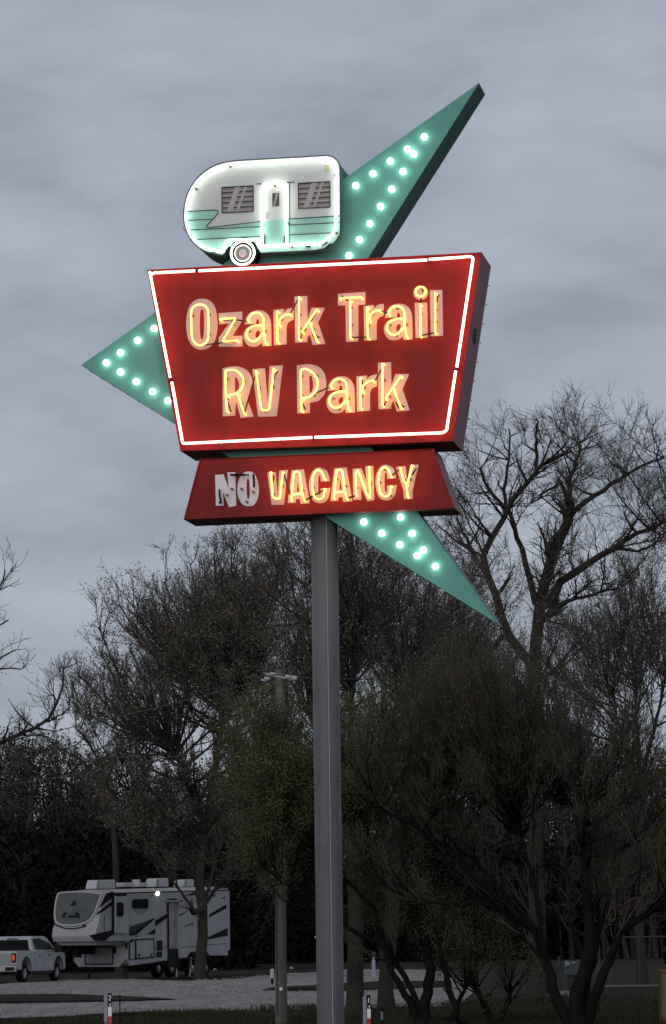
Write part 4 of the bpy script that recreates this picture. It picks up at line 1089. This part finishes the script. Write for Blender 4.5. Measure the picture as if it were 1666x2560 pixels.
# ------------------------------------------------------------------ utility pole, wires
DP = 66
ub = at(703, 2500, DP); ub.z = 0
UP = empty('utility_pole', ub, 'weathered wooden utility pole left of the grey sign pole, partly hidden by leaves', 'utility pole')
ut = at(699.5, 1674, DP)
mb = MB(); mb.lathe(ub - Zv*.1, ut - ub, [(0,.122),(3,.112),((ut-ub).length+.1,.098),((ut-ub).length+.1,0)], 18); mb.build('shaft', WOODP, UP, smooth=False)
mb = MB(); c = at(700, 1688, DP-.1); mb.tube([c+Vector((-.30,0,.03)), c+Vector((.33,0,-.12))], .022, 6); mb.build('bracket', INSUL, UP)
for x, y, r in ((660,1700,.03),(668,1696,.045),(682,1684,.035),(720,1692,.05),(736,1695,.06)):
    mb = MB(); p = at(x, y, DP-.12); mb.lathe(p - Vector((.06,0,0)), (1,0,-.1), [(0,0),(.01,r),(.05,r*.8),(.07,r),(.12,r*.7),(.13,0)], 10); mb.build('insulator', INSUL, UP, smooth=True)
mb = MB(); p = at(682, 2184, DP-.1); mb.cbox(p + Vector((0,0,-.10)), .075, .08, .19); mb.tube([p+Vector((0,0,.09)), p+Vector((-.01,0,.24))], .012, 6)
mb.build('junction_box', INSUL, UP)
mb = MB(); p = at(703, 2472, DP); p.y -= .125; mb.lathe(p, (0,-1,0), [(0,.034),(.008,.034),(.010,0)], 14); mb.build('reflector', WHITEP, UP)
mb = MB(); a = at(690, 2060, DP-.14); b = at(693, 2540, DP-.14); mb.tube([a, b], .012, 5); mb.build('conduit', GALV, UP)
def wire(a, b, sag, label):
    mb = MB(); P = [a.lerp(b, t/16) - Zv*sag*4*(t/16)*(1-t/16) for t in range(17)]
    mb.tube(P, .011, 5); o = mb.build('overhead_wire', WIRE); props(o, label, 'wire')
wire(at(660,1700,DP-.12), at(-500,1905,150), .5, 'upper thin wire running left from the utility pole top')
wire(at(690,1840,DP-.12), at(-500,2010,120), .3, 'lower thin wire crossing the budding tree left of the utility pole')
wire(at(738,1695,DP-.12), at(2300,1560,110), .6, 'thin wire running right from the utility pole top')

# ------------------------------------------------------------------ markers, small things
def marker(px, topy, D, digit, label):
    """flat post facing the viewer with a black face, number, white and red bands; a grey pipe behind it"""
    sc = D/F; b = at(px, topy, D)
    o = empty('marker_post', (b.x, b.y, 0), label, 'marker post', 'numbered marker posts')
    w = .068
    y = b.y; x = b.x; zt = b.z
    mb = MB(); mb.cbox((x, y, 0), w, .02, zt); mb.build('blade', BLK, o)
    def band(z0, z1, m, n):
        mb = MB(); mb.box((x-w*.48, y-.016, zt-z1), (w*.96,0,0), (0,.005,0), (0,0,z1-z0)); mb.build(n, m, o)
    band(.255, .43, WHITEP, 'white_band'); band(.43, .61, REDP, 'red_band')
    def strokes(P, zc, h, n):
        mb = MB(); mb.tube([(x + u*w*.34, y-.014, zt - zc + v*h) for u, v in P], .0095, 5); mb.build(n, WHITEP, o)
    two = [(-.8,.35),(-.5,.5),(.4,.5),(.8,.3),(.7,.05),(-.2,-.2),(-.8,-.45),(.8,-.45)]
    one = [(0,.5),(0,-.5)]
    strokes(two if digit == 2 else one, .10, .09, 'numeral')
    strokes([(.5,-.5),(.5,.5),(-.7,-.1),(.8,-.1)], .215, .045, 'numeral')
    mb = MB(); q = at(px-9, topy+4, D+.05); mb.lathe((q.x, q.y, 0), (0,0,1), [(0,.028),(q.z-.53,.028),(q.z-.50,.045),(q.z,.045),(q.z+.01,.0)], 12); mb.build('pipe', GREYP, o)
    mb = MB(); mb.cbox((x-.03, y+.02, zt+.0), .12, .03, .014); mb.build('cap', GREYP, o)
marker(275, 2482, 60, 2, 'grey pipe and black marker post numbered 2, at the left')
marker(922, 2487, 60, 1, 'grey pipe and black marker post numbered 1, right of the sign pole')
def stake(px, topy, D, r, m, label, bands=()):
    p = at(px, topy, D); o = empty('metal_stake', (p.x, p.y, 0), label, 'stake')
    mb = MB(); mb.lathe((p.x, p.y, 0), (0,0,1), [(0,r),(p.z,r),(p.z+.005,0)], 8); mb.build('shaft', m, o)
    for z0, z1, mm in bands:
        mb = MB(); mb.lathe((p.x, p.y, p.z-z1), (0,0,1), [(0,r*1.25),(z1-z0,r*1.25)], 8); mb.build('sleeve', mm, o)
stake(300, 2488, 61, .012, SOIL, 'thin dark stake beside the left marker post', ((0,.17,SOIL),))
stake(955, 2518, 60.5, .014, SOIL, 'thin stake with a white sleeve beside the right marker post', ((.08,.24,mat('dull_white_sleeve', (.30,.30,.29), .6)),))
p = gnd(681, 2462); q = at(681, 2418, p.y)
o = empty('short_post', p, 'short white topped post beside the utility pole on the gravel', 'post')
mb = MB(); mb.lathe(p, (0,0,1), [(0,.05),(q.z-.42,.05),(q.z-.41,.075)], 8); mb.build('stem', SOIL, o)
mb = MB(); mb.lathe(p+Zv*(q.z-.42), (0,0,1), [(0,.08),(.34,.08),(.36,.0)], 10); mb.build('cap', INSUL, o)
def rock(px, py, r, label):
    p = gnd(px, py); mb = MB(); rg = random.Random(int(px))
    mb.lathe(p - Zv*.02, (rg.uniform(-.2,.2),0,1), [(0,r*.9),(r*.4,r),(r*.9,r*.7),(r*1.15,r*.25),(r*1.2,0)], 7)
    for i in range(len(mb.v)): mb.v[i] = tuple(c + rg.uniform(-.12,.12)*r for c in mb.v[i])
    o = mb.build('stone', mat('pale_stone', (.42,.40,.38), .8)); props(o, label, 'stone')
rock(729, 2423, .14, 'single pale stone just right of the utility pole')
rock(538, 2427, .13, 'single pale stone right of the broken stub tree trunk')
p = gnd(935, 2441); q = at(934, 2380, p.y)
o = empty('water_hydrant', p, 'pale blue standpipe among the dark trunks right of the sign pole', 'hydrant')
mb = MB(); mb.lathe(p, (0,0,1), [(0,.13),(.05,.09),(q.z-.4,.085),(q.z-.38,.05),(q.z-.1,.05)], 12); mb.build('pipe', BLUEP, o)
mb = MB(); mb.lathe(p+Zv*(q.z-.12), (0,0,1), [(0,.09),(.1,.10),(.14,.05),(.15,0)], 10); mb.tube([p+Zv*(q.z-.05), p+Vector((-.28,0,q.z+.1))], .025, 6); mb.build('handle_head', GALV, o)

# dark cedar trunks / meter rack / fence / planter wall on the right
D = 92
p = at(1435, 2460, D); o = empty('meter_rack', (p.x, p.y, 0), 'grey electric meter box on pipe legs behind the willow trunks', 'meter box')
a, b = at(1412, 2402, D), at(1455, 2438, D)
mb = MB(); mb.box((a.x, D, b.z), (b.x-a.x,0,0), (0,.3,0), (0,0,a.z-b.z)); mb.build('box', BOXM, o, bevel=.02)
mb = MB(); mb.box((a.x+.02, D-.02, a.z-.16), (.12,0,0), (0,.02,0), (0,0,.14)); mb.box((a.x+.18, D-.02, a.z-.08), (.12,0,0), (0,.02,0), (0,0,.04)); mb.build('label_plate', GREYP, o)
for x in (1424,1435,1444):
    q = at(x, 2440, D); mb = MB(); mb.lathe((q.x, D+.15, 0), (0,0,1), [(0,.045),(b.z,.045)], 8); mb.build('leg', GALV, o)
q = at(1398, 2392, D); mb = MB(); mb.lathe((q.x, D, 0), (0,0,1), [(0,.05),(q.z,.045),(q.z+.01,0)], 8)
mb.cbox((q.x+.06, D-.03, q.z-.75), .14, .08, .16); mb.build('conduit', GALV, o)
mb = MB(); q = at(1425, 2478, D)
for i in range(14): mb.cbox((q.x + random.uniform(-.5,.5), D + random.uniform(-.4,.4), 0), random.uniform(.08,.22), random.uniform(.08,.2), random.uniform(.08,.2), random.uniform(0,3))
o2 = mb.build('rubble_pile', mat('pale_rubble', (.20,.20,.19), .9), bevel=.02); props(o2, 'small pile of pale rubble under the meter box', 'rubble', kind='stuff')
for i, (x0, x1, top, lab) in enumerate(((1488,1500,2352,'left pale gate post between the two willow trunks'), (1518,1530,2372,'right pale gate post beside the wire fence'))):
    a, b = at(x0, top, 98), at(x1, top, 98)
    mb = MB(); mb.cbox(((a.x+b.x)/2, 98, 0), b.x-a.x, .14, a.z); mb.cbox(((a.x+b.x)/2, 98, a.z), b.x-a.x+.05, .2, .05); o = mb.build('gate_post', GALV, bevel=.01); props(o, lab, 'post')
# wire fence
DF = 104
f0 = at(1535, 2344, DF); o = empty('wire_fence', (f0.x, DF, 0), 'tall wire mesh fence with a grey top rail at the right', 'fence')
top = f0.z; x0 = f0.x; x1 = at(1800, 2344, DF).x
mb = MB(); mb.tube([(x0, DF, top), (x1, DF, top+.02)], .03, 8); mb.build('top_rail', GALV, o)
for px in (1535, 1597, 1690, 1785):
    q = at(px, 2344, DF); mb = MB(); mb.lathe((q.x, DF+.03, 0), (0,0,1), [(0,.04),(top+.02,.04),(top+.06,0)], 8); mb.build('post', GALV, o)
mb = MB(); nW = int((x1-x0)/.14)
for i in range(nW+1):
    X = x0 + i*.14
    mb.tube([(X, DF, .05), (min(X+top*.0+.0, x1), DF, top)], .004, 3)
for j in range(int(top/.14)): mb.tube([(x0, DF, .1+j*.14), (x1, DF, .1+j*.14)], .004, 3)
mb.build('mesh_panel', GALV, o)
DW = 96
a, b = at(1514, 2469, DW), at(1800, 2469, DW)
mb = MB(); mb.box((a.x, DW, 0), (b.x-a.x,0,0), (0,1.2,0), (0,0,a.z)); o = mb.build('planter_wall', CONC, bevel=.02)
o2 = MB(); o2.box((a.x-.03, DW-.03, a.z), (b.x-a.x+.06,0,0), (0,1.26,0), (0,0,.05)); c2 = o2.build('coping', mat('pale_coping', (.08,.08,.078), .8), o)
props(o, 'low dark block planter wall with a pale coping in front of the fence', 'wall')
for i, (px, D_) in enumerate(((1580,140),(1480,135))):
    pass
# brick pier with lantern
DB = 62
a = at(1654, 2431, DB)
p0 = Vector((a.x, DB, 0)); o = empty('brick_pier', p0 + Vector((.3,.3,0)), 'pinkish masonry pier cropped by the right edge', 'pillar')
mb = MB(); mb.box(p0, (.6,0,0), (0,.6,0), (0,0,a.z)); mb.build('shaft', BRICK, o, bevel=.012)
mb = MB(); mb.box(p0 + Vector((-.02,-.02,a.z)), (.64,0,0), (0,.64,0), (0,0,.05)); mb.build('cap', BRICK, o, bevel=.012)
c = p0 + Vector((.16,.3,a.z+.05)); o = empty('lantern', c, 'black post lantern standing on the masonry pier', 'lantern')
mb = MB(); mb.lathe(c, (0,0,1), [(0,.05),(.02,.03),(.09,.02),(.10,.05)], 8); mb.build('base', BLK, o)
mb = MB(); mb.lathe(c+Zv*.10, (0,0,1), [(0,.05),(.22,.095),(.22,0)], 6); mb.build('glass', GLASS, o)
mb = MB()
for j in range(6):
    t = j*math.pi/3; mb.tube([c+Vector((.055*math.cos(t),.055*math.sin(t),.1)), c+Vector((.10*math.cos(t),.10*math.sin(t),.32))], .008, 4)
mb.lathe(c+Zv*.32, (0,0,1), [(0,.14),(.02,.14),(.12,.03),(.16,.015),(.18,0)], 8); mb.build('frame', BLK, o)

# anything deeper than thing > part > sub-part becomes painted detail of its sub-part's own mesh
def merge_into(p, c):
    a, b = p.data, c.data
    V = [tuple(v.co) for v in a.vertices]; n = len(V)
    F_ = [tuple(f.vertices) for f in a.polygons]; I_ = [f.material_index for f in a.polygons]; Sm = [f.use_smooth for f in a.polygons]
    mats = list(a.materials); k = len(mats)
    off = Vector(c.location)
    V += [tuple(v.co + off) for v in b.vertices]
    F_ += [tuple(i + n for i in f.vertices) for f in b.polygons]; I_ += [f.material_index + k for f in b.polygons]; Sm += [f.use_smooth for f in b.polygons]
    me = bpy.data.meshes.new(a.name); me.from_pydata(V, [], F_)
    for m in mats + list(b.materials): me.materials.append(m)
    me.polygons.foreach_set('material_index', I_); me.polygons.foreach_set('use_smooth', Sm); me.update()
    p.data = me
    bpy.data.objects.remove(c)
def depth(o):
    d = 0
    while o.parent is not None: o = o.parent; d += 1
    return d
for _ in range(3):
    deep = [o for o in S.objects if o.type == 'MESH' and depth(o) > 2]
    for o in sorted(deep, key=depth, reverse=True):
        if o.name in S.objects and o.parent is not None and not o.children: merge_into(o.parent, o)
